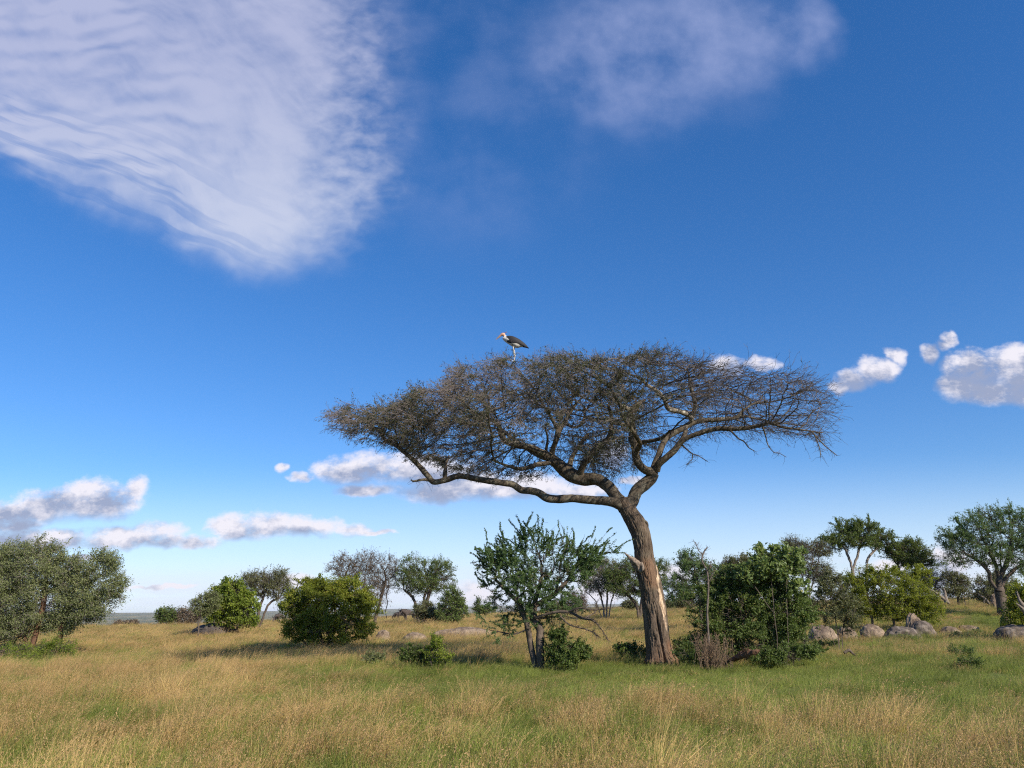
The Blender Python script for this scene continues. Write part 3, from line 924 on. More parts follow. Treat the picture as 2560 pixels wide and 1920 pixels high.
# ------------------------------------------------------------------ the big umbrella tree
HD = 31.0
TRUNK = [(1652, 1652, 40), (1650, 1637, 33), (1645, 1607, 29), (1640, 1562, 28.5), (1635, 1516, 29), (1628, 1471, 27), (1617.5, 1426, 26.5), (1611.5, 1396, 24),
         (1608, 1366, 23.4), (1601.7, 1335.6, 23.6), (1592, 1311.5, 24), (1577, 1288, 21.5), (1566, 1268, 20), (1555, 1248, 14)]
LIMBS = [  # (px, py, radius px, depth offset m)
    [(1570, 1278, 19, 0), (1571, 1266, 17, 0), (1582, 1250, 15, .1), (1592, 1227, 15, .2), (1613, 1210, 15.5, .3), (1630, 1194, 14, .35), (1637, 1183, 12, .3)],
    [(1637, 1190, 11, .3), (1630, 1181, 12, .25), (1614, 1175, 10.5, .1), (1599, 1162, 10, 0), (1590.6, 1140, 9.5, -.1), (1588, 1118, 10, -.2), (1580, 1096.5, 9.5, -.3), (1582.5, 1077, 8.5, -.3), (1580, 1058, 8, -.4), (1576, 1037, 8.5, -.4), (1580, 1024, 7.5, -.4), (1592, 1012, 5, -.3), (1612, 1000, 3.5, 0)],
    [(1579, 1030, 6, -.4), (1568, 1021, 6, -.5), (1552, 1013, 4.5, -.8), (1530, 1000, 3, -1.2)],
    [(1597, 1114, 6, -.2), (1607, 1105, 5.5, -.5), (1623, 1103, 5, -.8), (1645, 1098, 4.5, -1.1), (1658, 1093, 3.5, -1.4), (1675, 1076, 2.5, -2)],
    [(1576, 1066, 5, -.3), (1560, 1061, 4.5, -.5), (1536, 1058.5, 4, -.8), (1520, 1050, 3, -1.2)],
    [(1634, 1190, 11, .3), (1635, 1174, 10, .4), (1640, 1156, 9, .5), (1648, 1134.5, 8, .6), (1655.7, 1112.7, 7.5, .7), (1667, 1094, 8, .8), (1688, 1080, 8, .8), (1710, 1069, 7.8, .8), (1729, 1058.5, 7, .8), (1756, 1051, 6.5, .8), (1797, 1049, 6, .8), (1839, 1044, 5, .8), (1857, 1027, 3.5, .9), (1880, 1010, 2.2, 1)],
    [(1641, 1176, 10, .2), (1647, 1160, 9, 0), (1667, 1143, 8.2, -.2), (1685.5, 1126, 8, -.3), (1702, 1104.6, 7.2, -.4), (1712, 1085, 6, -.2), (1716, 1066, 4, .3)],
    [(1697, 1112, 6, -.4), (1716, 1096, 6, -.6), (1745, 1083.7, 6, -.8), (1790, 1072, 6.3, -1), (1833, 1072, 6, -1.2), (1872, 1069, 5.5, -1.4), (1908, 1061, 4.8, -1.6), (1927, 1057, 4, -1.7), (1953, 1067, 3, -1.8), (2000, 1074, 2.2, -1.9), (2051, 1082, 1.4, -2)],
    [(1826, 1076, 2.4, -1.2), (1846, 1096, 1.8, -1.3), (1860, 1104, 1.5, -1.3), (1872, 1119, 1.2, -1.3), (1887, 1128, .8, -1.3)],
    [(1906, 1064, 2.4, -1.6), (1914, 1090, 1.7, -1.6), (1920, 1112, 1.3, -1.6), (1934, 1130, 1, -1.6), (1950, 1134, .8, -1.6), (1966, 1143, .6, -1.6)],
    [(2030, 1080, 1.6, -2), (2061, 1113, 1.3, -2), (2093, 1139, .8, -2)],
    [(2036, 1086, 1.5, -2), (2048, 1118, 1.2, -2), (2052, 1142, .8, -2)],
    [(1704, 1112, 2.5, -.4), (1729, 1133, 1.6, -.4), (1745, 1139, 1.2, -.4), (1769, 1154, .8, -.4)],
    [(1731, 1136, 1.4, -.4), (1730, 1148, 1, -.4), (1716, 1162, .8, -.4)],
    [(1728, 1060, 6, .8), (1731, 1042, 6, .6), (1738, 1016, 6, .2), (1735, 996, 5.5, -.2), (1726, 966, 4.2, -.6), (1722, 940, 3, -1)],
    [(1728, 1050, 6, .6), (1725, 1041, 6, .4), (1700, 1029, 6.5, -.3), (1671, 1021, 6, -.8), (1660, 997, 5, -1.2), (1641, 977, 5, -1.5), (1618, 963, 4.2, -1.8), (1606, 950, 3, -2)],
    [(1563, 1272, 18, 0), (1553, 1256, 16, .2), (1539, 1240, 15, .4), (1523, 1219, 15.5, .6), (1503, 1203, 15.5, .8), (1484, 1197, 16, 1.0), (1460, 1198, 17, 1.2), (1436, 1191, 18, 1.3), (1414, 1179, 17, 1.4), (1395, 1161, 15, 1.4), (1376, 1145, 13, 1.3), (1352, 1131, 10.5, 1.1), (1322, 1118, 9, .8), (1292, 1112, 8.5, .5), (1263, 1102, 8, .2), (1251, 1080, 7, 0), (1245, 1061, 6, -.2), (1222, 1046, 4, -.6), (1190, 1035, 2.5, -1)],
    [(1385, 1153, 7, 1.3), (1367, 1158, 6.5, .8), (1340, 1162, 6, .2), (1305, 1172, 5, -.5), (1270, 1165, 3.5, -1.2), (1230, 1150, 2.5, -2)],
    [(1446, 1190, 10, 1.2), (1452, 1178, 9, 1.0), (1460, 1161, 8, .8), (1477, 1137, 8, .5), (1496, 1115, 7.5, .2), (1518, 1100, 7, 0), (1528, 1075, 6, -.2), (1528, 1042, 4.5, -.5), (1520, 1010, 3.2, -.8)],
    [(1379, 1135, 8, 1.3), (1384, 1117, 6.5, 1.2), (1391, 1098, 6.5, 1.1), (1398, 1075, 8, 1.2), (1417, 1045, 5, 1.6), (1440, 1010, 3.5, 2.0)],
    [(1396, 1075, 6, 1.2), (1380, 1048, 4.6, .9), (1360, 1015, 3.2, .5)],
    [(1365, 1126, 4, 1.2), (1369, 1096, 3, 1.0), (1363, 1070, 2.4, .7)],
    [(1410, 1058, 5, 1.4), (1440, 1068, 4, 1.8), (1460, 1050, 3.5, 2.2), (1462, 1020, 3, 2.4)],
    [(1430, 1186, 9, 1.3), (1425, 1160, 7.5, 2.2), (1440, 1125, 6, 3.4), (1470, 1085, 4.5, 4.4)],
    [(1385, 1150, 8, 1.3), (1350, 1140, 7, 2.6), (1300, 1110, 5.5, 3.6), (1250, 1070, 4, 4.2)],
    [(1590, 1128, 6, -.1), (1600, 1110, 5.5, -1.4), (1580, 1075, 4.6, -2.8), (1555, 1040, 3.6, -3.6)],
    [(1560, 1268, 13, 0), (1536, 1257, 13, -.1), (1512, 1252, 11.5, -.2), (1471, 1250, 10.5, -.3), (1431, 1246, 10, -.4), (1395, 1248, 10, -.4), (1368, 1245, 10.5, -.5), (1346, 1232, 9.5, -.5), (1325, 1227, 9, -.6), (1303, 1225, 8.5, -.6), (1281, 1211, 8, -.7), (1249, 1206, 7.5, -.8), (1200, 1199, 7.5, -.9), (1150, 1190, 7.3, -1), (1117, 1199, 7, -1.1), (1085, 1205, 6.8, -1.2), (1070, 1190, 6.5, -1.2), (1050, 1167, 6, -1.2), (1029, 1146, 5.6, -1.2), (1006, 1126, 5.2, -1.1), (982, 1108, 4.6, -1), (962, 1098, 4, -1), (947, 1079, 3.4, -.9), (926, 1061, 2.6, -.8), (888, 1038, 1.8, -.6)],
    [(1084, 1203, 5, -1.2), (1070, 1200, 3.8, -1.2), (1058, 1199, 3, -1.3), (1034, 1203, 2.4, -1.4), (1028, 1199, 1, -1.4)],
    [(1112, 1198, 5.5, -1.1), (1113, 1180, 5, -1), (1115, 1160, 3.6, -.8), (1122, 1140, 2.5, -.5)],
]
TOP = [(805, 1040), (830, 1022), (873, 1008), (900, 1015), (960, 1010), (1000, 1003), (1020, 992), (1050, 964), (1075, 962), (1110, 958), (1138, 910), (1170, 905), (1200, 892), (1290, 886), (1335, 890), (1383, 875), (1440, 884),
       (1500, 890), (1560, 886), (1600, 873), (1640, 868), (1670, 874), (1700, 888), (1760, 893), (1800, 901), (1860, 915), (1920, 925), (1960, 918), (2010, 940), (2040, 962), (2060, 990), (2075, 1020), (2085, 1080)]
BOT = [(805, 1044), (860, 1082), (900, 1100), (960, 1114), (1010, 1126), (1060, 1146), (1100, 1160), (1150, 1180), (1250, 1190), (1300, 1198), (1350, 1188), (1400, 1172), (1450, 1176), (1500, 1190), (1560, 1188), (1600, 1150),
       (1640, 1122), (1700, 1108), (1760, 1096), (1830, 1080), (1900, 1082), (1960, 1090), (2020, 1100), (2085, 1110)]


def build_hero():
    mpp = HD / F
    gz = float(ground_z(P(1650, 1640, HD)[0], HD))
    root = empty('umbrella_thorn_tree', (P(1650, 1640, HD)[0], HD, gz), 'tall flat-topped thorn tree with leaning trunk standing alone in the middle of the grass', 'tree')
    # trunk
    T = catmull(np.array([(a, b, c) for a, b, c in TRUNK]), 420)
    C = P(T[:, 0], T[:, 1], HD); r = T[:, 2] * mpp
    C[0, 2] = gz - .3
    zt = lambda py: P(1640, py, HD)[2]

    def disp(dirs, s, V):
        th = np.arctan2(dirs[..., 1], dirs[..., 0])
        z = V[..., 2]
        f = 1 + .05 * (fbm(np.stack([dirs[..., 0] * 1.3, dirs[..., 1] * 1.3, z * .35], -1), 1.5, 3, 3) - .5) * 2
        f += .035 * (fbm(np.stack([dirs[..., 0] * 4, dirs[..., 1] * 4, z * .8], -1), 1.6, 9, 4) - .5) * 2
        f += .02 * (fbm(V, 9, 4, 3) - .5) * 2
        rg = 1 - np.abs(2 * fbm(np.stack([th * 5.5 + .5 * np.sin(z * 3), z * 1.5, 0 * z], -1), 1.3, 61, 4) - 1)
        f -= .075 * ss((rg - .78) / .2)
        low = ss((zt(1560) - z) / 1.6)
        f += low * .045 * np.sin(th * 5 + 1.3 + z * .4) * ss((zt(1590) - z) / 1.0)
        # deep vertical cleft on the camera side
        th0 = -1.50 + .10 * np.sin(z * 2.3)
        cl = np.exp(-((th - th0) / .085) ** 2) * ss((zt(1525) - z) / .6)
        f -= .42 * cl
        # hollow scar where the bare wood begins
        f -= .16 * np.exp(-((th + 1.15) / .2) ** 2 - ((z - zt(1460)) / .16) ** 2)
        # stepped edge of the peeled bark
        f -= .06 * wear_mask(th, z)
        return f

    def wear_mask(th, z):
        n = fbm(np.stack([th * 2.2, z * 1.3, 0 * z], -1), 1.7, 31, 4) - .5
        zz = np.array([zt(q) for q in (1580, 1545, 1500, 1470, 1440, 1400)])
        c = np.interp(z, zz, [-.62, -.85, -.95, -1.05, -.62, -.25])
        h = np.interp(z, zz, [.05, .20, .27, .13, .30, .10])
        m_ = ss((h + n * .5 - np.abs(th - c)) / .06)
        m_ = m_ * ss((z - zt(1590)) / .3) * ss((zt(1388) - z) / .3)
        pit = np.exp(-((th + 1.3) / .3) ** 2 - ((z - zt(1462)) / .22) ** 2)
        return m_ * (1 - ss(pit * 2.2))
    V, Fc = tube(C, r, 150, disp)
    # attributes
    Cc = np.repeat(C, 150, 0)
    dd = nrm(V - Cc); th = np.arctan2(dd[:, 1], dd[:, 0])
    z = V[:, 2]
    red = ss((.55 - np.abs(th + .55)) / .3) * ss((zt(1585) - z) / .5) + .8 * ss((.9 - np.abs(th + 1.5)) / .5) * ss((z - zt(1480)) / .3) * ss((zt(1385) - z) / .4)
    red = red + .55 * ss((zt(1590) - z) / .9)
    mat, t = new_mat('acacia_trunk')
    tc = t.n('ShaderNodeTexCoord').outputs['Object']
    st = t.v('MULTIPLY', tc, (1, 1, .16))
    n1 = t.noise(st, 9, 6, .7); n2 = t.noise(st, 26, 5, .7); n3 = t.noise(tc, 1.6, 4, .6)
    col = t.mix(t.step(n1, .32, .66), (.055, .040, .028), (.175, .132, .098))
    col = t.mix(t.m('MULTIPLY', t.step(n3, .45, .7), .5), col, (.17, .145, .10))
    col = t.mix(t.m('MULTIPLY', t.attr('red'), .75), col, t.mix(t.step(n2, .35, .65), (.15, .075, .042), (.27, .16, .095)))
    wood = t.mix(t.step(n2, .35, .65), (.44, .31, .19), (.78, .62, .45))
    wood = t.mix(t.m('MULTIPLY', t.step(n1, .50, .60), .6), wood, (.17, .095, .06))
    col = t.mix(t.attr('wear'), col, wood)
    hgt = t.m('ADD', t.m('MULTIPLY', n1, 1.2), n2)
    bp = t.n('ShaderNodeBump', ins={'Strength': 1.0, 'Distance': .05, 'Height': hgt})
    b = t.n('ShaderNodeBsdfPrincipled', ins={'Base Color': col, 'Roughness': .9, 'Normal': bp.outputs[0]})
    b.inputs['Specular IOR Level'].default_value = .2
    t.n('ShaderNodeOutputMaterial', ins={0: b.outputs[0]})
    mesh_np('trunk', V, Fc, mat, root, True, {'wear': wear_mask(th, z), 'red': np.clip(red, 0, 1)})
    # broken branch stub on the left
    S = catmull(np.array([(1608, 1424, 12), (1594, 1415, 11), (1585, 1406, 8.5), (1576, 1396, 5), (1568, 1388, 3), (1559, 1380, .5)]), 60)
    V, Fc = tube(P(S[:, 0], S[:, 1], HD - .25), S[:, 2] * mpp, 24, lambda d, s, V: 1 + 1.0 * (fbm(V * np.array([1, 1, .5]), 6, 2, 4) - .5) * 2)
    mesh_np('broken_stub', V, Fc, M['stub'], root, True)
    # knot on the right edge
    kp = P(1609, 1314, HD - .12)
    a = np.linspace(0, 2 * np.pi, 25)
    K = np.stack([.02 * np.cos(a) + .10 * np.cos(a), -.06 + 0 * a + .05 * np.cos(a), .17 * np.sin(a)], 1) + kp + np.array([.02, -.05, 0])
    V, Fc = tube(K, np.full(25, .05), 10, lambda d, s, V: 1 + .3 * (fbm(V, 9, 2, 3) - .5))
    mesh_np('knot', V, Fc, M['limb'], root, True)
    # limbs
    pos, par = [], []
    for li, L in enumerate(LIMBS):
        Q = np.array(L, float)
        n = int(max(8, np.hypot(*np.diff(Q[:, :2], axis=0).T).sum() / 3.2))
        q = catmull(Q, n)
        c = P(q[:, 0], q[:, 1], HD + q[:, 3])
        rr = q[:, 2] * mpp
        V, Fc = tube(c, rr, 28 if L[0][2] > 9 else 12, lambda d, s, V: 1 + .13 * (fbm(V, 1.6, 7, 3) - .5) * 2 + .07 * (fbm(V, 7, 2, 3) - .5) * 2)
        mesh_np('limb', V, Fc, M['limb_pale' if li in (14, 15, 2) else 'limb'], root, True)
        k0 = int(n * (.45 if L[0][2] > 7 else .15)) if li not in (0, 8, 9, 10, 11, 12, 13, 27) else n
        c2 = c[k0::4]
        for i, w in enumerate(c2):
            par.append(-1 if i == 0 else len(pos) - 1); pos.append(w)
    n0 = len(pos)
    # crown volume: a shallow dome clipped by the crown's outline
    tx, ty = np.array(TOP).T; bx, by = np.array(BOT).T
    A = []
    while sum(map(len, A)) < 8000:
        n = 20000
        px = rng.uniform(805, 2085, n); u = rng.uniform(0, 1, n)
        u = np.where(rng.uniform(size=n) < .45, u ** 2.2, u)
        hw = 5.6 * np.sqrt(np.clip(1 - ((px - 1440) / 680) ** 2, 0, 1)) + .3
        dp = rng.uniform(-1, 1, n)
        t_, b_ = np.interp(px, tx, ty), np.interp(px, bx, by)
        mid = (t_ * .45 + b_ * .55)
        sq = np.sqrt(1 - dp ** 2 * .75)
        py = mid + ((t_ - mid) + (b_ - t_) * u) * sq
        w0 = P(px, py, HD)
        w = w0 + np.stack([0 * px, dp * hw, -.25 * dp ** 2 * 3], 1)
        qx, qy = proj(w)
        ok = (qy > np.interp(qx, tx, ty) + 9) & (qy < np.interp(qx, bx, by)) & (qx > 828) & (qx < 2060)
        ok &= ~((dp < .05) & (qy > np.interp(qx, tx, ty) * .42 + np.interp(qx, bx, by) * .58) & (rng.uniform(size=n) < .88))
        ok &= fbm(w, .55, 200, 3) > .47 + rng.normal(0, .03, n)
        ok &= ~((px < 1010) & (rng.uniform(size=n) < .62))
        A.append(w[ok][:4000])
    A = np.concatenate(A)[:8000]
    dn = []
    for i in (8, 9, 10, 11, 12, 13, 27):
        Q = catmull(np.array(LIMBS[i], float), 14)
        dn.append(P(Q[:, 0], Q[:, 1], HD + Q[:, 3]))
    dn = np.concatenate(dn)[rng.integers(0, 14 * 7, 170)]
    dq = twigs(dn, nrm(rng.normal(size=dn.shape) * np.array([1, 1, .6]) + np.array([.5, 0, -.5])), rng.uniform(.12, .6, 170), 4, .006, .003, .3, (0, 0, 0), .25)
    ZS = np.array([1, 1, 1.9])
    pos, par = grow([q_ * ZS for q_ in pos], par, A * ZS, .25, 3.6, .28, iters=90, inertia=.6, jit=.14)
    pos = pos / ZS
    r = np.minimum(pipe_radii(par, .0085, 2.35), .07)
    ch = np.where((par >= 0) & (np.arange(len(par)) >= n0))[0]
    big = ch[r[ch] > .02]; sm = ch[r[ch] <= .02]
    V, Fc = seg_mesh(pos[par[big]], pos[big] + (pos[big] - pos[par[big]]) * .1, np.minimum(r[par[big]], r[big] * 1.3), r[big], 7)
    mesh_np('branchlets', V, Fc, M['limb'], root, True)
    ctr = P(1480, 930, HD)
    nodes = np.arange(n0, len(pos))
    nt = int(len(nodes) * 1.95)
    pw = 1 - .5 * ss((pos[nodes, 0] - P(1600, 1000, HD)[0]) / 3.5)
    k = rng.choice(nodes, nt, p=pw / pw.sum())
    pd = nrm(pos[k] - pos[par[k]])
    rad = (pos[k] - ctr) * np.array([1, 1, .55]); rad = nrm(rad)
    d0 = nrm(pd * .6 + rad * 1.0 + rng.normal(size=pd.shape) * np.array([.38, .38, .26]) + np.array([0, 0, .12]))
    right = ss((pos[k, 0] - P(1650, 1000, HD)[0]) / 4)
    L = (.62 + .40 * right) * rng.uniform(.4, 1.25, nt)
    q1 = twigs(pos[k], d0, L, 4, .0068, .0042, .24, (0, 0, -.035), .18)
    k2 = rng.choice(len(q1[0]), int(nt * 1.7))
    q2 = twigs(q1[1][k2], nrm(q1[4][k2] + rng.normal(size=(len(k2), 3)) * .5), rng.uniform(.08, .26, len(k2)), 2, .0055, .0032, .3, (0, 0, 0), .2)
    AA = np.concatenate([pos[par[sm]], q1[0], q2[0], dq[0]]); BB = np.concatenate([pos[sm], q1[1], q2[1], dq[1]])
    RA = np.concatenate([r[par[sm]].clip(0, .02), q1[2], q2[2], dq[2]]); RB = np.concatenate([r[sm], q1[3], q2[3], dq[3]])
    V, Fc = seg_mesh(AA, BB, RA, RB, 3)
    mesh_np('twigs', V, Fc, M['twig'], root)
    # foliage: thick on the left and middle, nearly gone on the right
    ta, tb, td = np.concatenate([q1[0], q2[0]]), np.concatenate([q1[1], q2[1]]), np.concatenate([q1[4], q2[4]])
    x = ta[:, 0]; xl, xr = P(1560, 1000, HD)[0], P(1760, 1000, HD)[0]
    w = 1 - .93 * ss((x - xl) / (xr - xl))
    w = w * np.clip(.1 + 4.5 * (fbm(ta, .8, 12, 3) - .40), .03, 2)
    k = rng.choice(len(ta), 140000, p=w / w.sum())
    c = ta[k] + (tb[k] - ta[k]) * rng.uniform(0, 1.1, (len(k), 1)) + rng.normal(size=(len(k), 3)) * .035
    V, Fc = leaf_mesh(c, .058 * rng.uniform(.5, 1.3, len(c)), np.array([0, 0, .5]), .55, axis=td[k])
    tn = np.clip(rng.normal(.4, .25, len(c)) + (fbm(c, .9, 77, 2) - .5) * 1.2, 0, 1)
    mesh_np('foliage', V, Fc, M['acacia'], root, attrs={'tint': np.repeat(tn, 4)})


build_hero()


# ------------------------------------------------------------------ marabou stork on the crown
def skin_body(name, verts, edges, radii, mat, parent, levels=2):
    me = bpy.data.meshes.new(name)
    off = np.array(parent.location)
    me.from_pydata([tuple(np.array(v) - off) for v in verts], edges, [])
    o = bpy.data.objects.new(name, me); COL.objects.link(o); o.parent = parent
    md = o.modifiers.new('skin', 'SKIN'); md.use_smooth_shade = True
    for i, rr in enumerate(radii):
        q = me.skin_vertices[0].data[i]
        q.radius = rr if isinstance(rr, tuple) else (rr, rr)
        q.use_root = i == 0
    sb = o.modifiers.new('subdivision', 'SUBSURF'); sb.levels = levels; sb.render_levels = levels
    me.materials.append(mat)
    return o


def loft(rings, sides=20, pw=2.0):
    """rings: (centre xyz, half height, half depth, axis dir in xz) -> V, F closed"""
    V = []
    for c, hh, hd, tx, tz in rings:
        for k in range(sides):
            a = 2 * np.pi * k / sides
            ca, sa = math.cos(a), math.sin(a)
            ca = math.copysign(abs(ca) ** (2 / pw), ca); sa = math.copysign(abs(sa) ** (2 / pw), sa)
            V.append((c[0] - tz * hh * sa, c[1] + hd * ca, c[2] + tx * hh * sa))
    Fc = []
    for i in range(len(rings) - 1):
        for k in range(sides):
            j = (k + 1) % sides
            Fc.append((i * sides + k, i * sides + j, (i + 1) * sides + j, (i + 1) * sides + k))
    return np.array(V), np.array(Fc)


def build_stork():
    SD = HD + .2
    q = lambda x, y, dy=0.0: P(1200 + x * .07233, 810 + y * .07233, SD) + np.array([0, dy, 0])
    u = .07233 * SD / F
    base = q(1180, 1290)
    root = empty('marabou_stork', tuple(base), 'marabou stork with bald pink head and dark wings standing on top of the tree crown', 'bird')
    white = plain_mat('stork_down', (.62, .60, .55), .9, .3, 14)
    dark = plain_mat('stork_wing', (.016, .016, .021), .75, .35, 25)
    m, t = new_mat('stork_skin')
    tc = t.n('ShaderNodeTexCoord').outputs['Object']
    z_ = t.n('ShaderNodeSeparateXYZ', ins={0: tc}).outputs[2]
    zc = float(q(800, 330)[2] - base[2])
    col = t.mix(t.step(t.noise(tc, 22, 4), .4, .6), (.62, .27, .19), (.60, .40, .24))
    col = t.mix(t.m('MULTIPLY', t.step(z_, zc - .01, zc + .03), .8), col, (.10, .055, .045))
    b = t.n('ShaderNodeBsdfPrincipled', ins={'Base Color': col, 'Roughness': .6}); t.n('ShaderNodeOutputMaterial', ins={0: b.outputs[0]})
    skin = m

    def ring(x, top, bot, depth, tx=.9, tz=-.42):
        hh = (bot - top) / 2 * u
        return (q(x, (top + bot) / 2), hh * .96, depth * u, 1.0, 0.0)
    # body with tail: pale underparts
    rings = [ring(775, 470, 500, 6), ring(800, 455, 560, 50), ring(860, 440, 620, 95), ring(930, 432, 672, 130), ring(1000, 430, 722, 150), ring(1080, 440, 778, 162),
             ring(1160, 460, 822, 160), ring(1240, 495, 850, 150), ring(1320, 530, 845, 130), ring(1400, 575, 815, 100), ring(1480, 640, 808, 75), ring(1560, 705, 812, 45), ring(1620, 760, 818, 22), ring(1640, 790, 812, 4)]
    V, Fc = loft(rings, 24)
    mesh_np('body', V, Fc, white, root, True)
    # two folded wings, slightly proud of the body, with the shoulder forward
    for s in (-1, 1):
        rr = []
        for x, top, bot, dp in [(850, 500, 560, 20), (880, 440, 610, 70), (950, 420, 668, 112), (1030, 416, 712, 138), (1120, 430, 735, 150), (1210, 465, 748, 150), (1300, 505, 752, 136), (1390, 555, 770, 112),
                                (1470, 612, 786, 84), (1550, 675, 800, 52), (1620, 742, 822, 26), (1680, 822, 840, 6)]:
            c = q(x, (top + bot) / 2, s * dp * u * .62)
            rr.append((c, (bot - top) / 2 * u, dp * u * .55, 1, 0))
        V, Fc = loft(rr, 20, 2.4)
        mesh_np('wing', V, Fc, dark, root, True)
    # tail feathers
    rr = [(q(x, (a + b_) / 2), (b_ - a) / 2 * u, d_ * u, 1, 0) for x, a, b_, d_ in [(1480, 690, 806, 60), (1560, 740, 815, 58), (1640, 795, 832, 52), (1690, 826, 842, 40)]]
    V, Fc = loft(rr, 14, 3)
    mesh_np('tail', V, Fc, dark, root, True)
    # white ruff
    rr = [(q(x, y), h * u, h * .9 * u, .75, .66) for x, y, h in [(820, 500, 20), (845, 478, 56), (880, 462, 74), (915, 450, 70), (945, 440, 40), (955, 436, 8)]]
    V, Fc = loft(rr, 18)
    mesh_np('ruff', V, Fc, plain_mat('ruff_down', (.85, .84, .82), .9, .1, 20), root, True)
    # neck and head in one surface
    nk = [(890, 460, 52), (855, 430, 50), (835, 395, 52), (812, 362, 62), (780, 360, 62), (745, 372, 50), (715, 392, 36), (700, 402, 30)]
    C = np.array([q(a, b_) for a, b_, _ in nk])
    Cs = catmull(np.hstack([C, np.array([[k[2] * u] for k in nk])]), 26)
    V, Fc = tube(Cs[:, :3], Cs[:, 3], 16)
    mesh_np('head', V, Fc, skin, root, True)
    # crest tuft
    a = np.array([q(840 + i * 6, 320 - i * 2) for i in range(14)]) + rng.normal(0, .01, (14, 3))
    V, Fc = seg_mesh(a, a + np.array([[.012 + .02 * rng.random(), .0, .035 + .02 * rng.random()] for _ in range(14)]), .006, .002, 4)
    mesh_np('crest', V, Fc, skin, root)
    # bill: deep wedge pointing down-left
    bl = np.array([(715, 398, 42), (680, 426, 40), (640, 460, 31), (600, 496, 22), (565, 528, 12), (538, 552, 2)], float)
    Cb = np.array([q(a_, b_) for a_, b_, _ in bl])
    V, Fc = tube(Cb, bl[:, 2] * u, 12)
    V[:, 1] = SD + (V[:, 1] - SD) * .6
    mesh_np('bill', V, Fc, plain_mat('bill_horn', (.34, .24, .19), .5, .35, 30), root, True)
    # eyes
    for s in (-1, 1):
        bm = bmesh.new(); bmesh.ops.create_uvsphere(bm, u_segments=10, v_segments=8, radius=.009)
        V = np.array([v.co[:] for v in bm.verts]) + q(762, 352, s * .062)
        me = bpy.data.meshes.new('eye'); bm.to_mesh(me); bm.free()
        me.vertices.foreach_set('co', (V - base).astype(np.float32).ravel())
        me.materials.append(dark); e = bpy.data.objects.new('eye', me); COL.objects.link(e); e.parent = root
    # legs with a backward-bending joint, and toes gripping the twigs
    leg = plain_mat('stork_leg', (.72, .70, .66), .8, .25, 30)
    for s, pts in ((-1, [(1140, 800, 30), (1150, 850, 19), (1165, 960, 14), (1178, 1060, 16), (1180, 1150, 12), (1178, 1285, 12)]),
                   (1, [(1175, 800, 30), (1185, 850, 18), (1200, 960, 13), (1212, 1080, 16), (1205, 1160, 12), (1196, 1290, 12)])):
        C = np.array([q(a_, b_, s * .05) for a_, b_, _ in pts])
        Cs = catmull(np.hstack([C, np.array([[k[2] * u] for k in pts])]), 30)
        parts_ = [tube(Cs[:, :3], Cs[:, 3], 10)]
        e = Cs[-1, :3]
        for dx, dy in ((-.12, 0), (-.09, .06), (-.09, -.06), (.07, 0)):
            parts_.append(tube(catmull(np.array([e + [0, 0, .01], e + [dx * .5, dy * .5, .006], e + [dx, dy, -.018]]), 8), np.linspace(.012, .005, 8), 8))
        V, Fc = join(parts_)
        mesh_np('leg', V, Fc, leg, root, True)


build_stork()


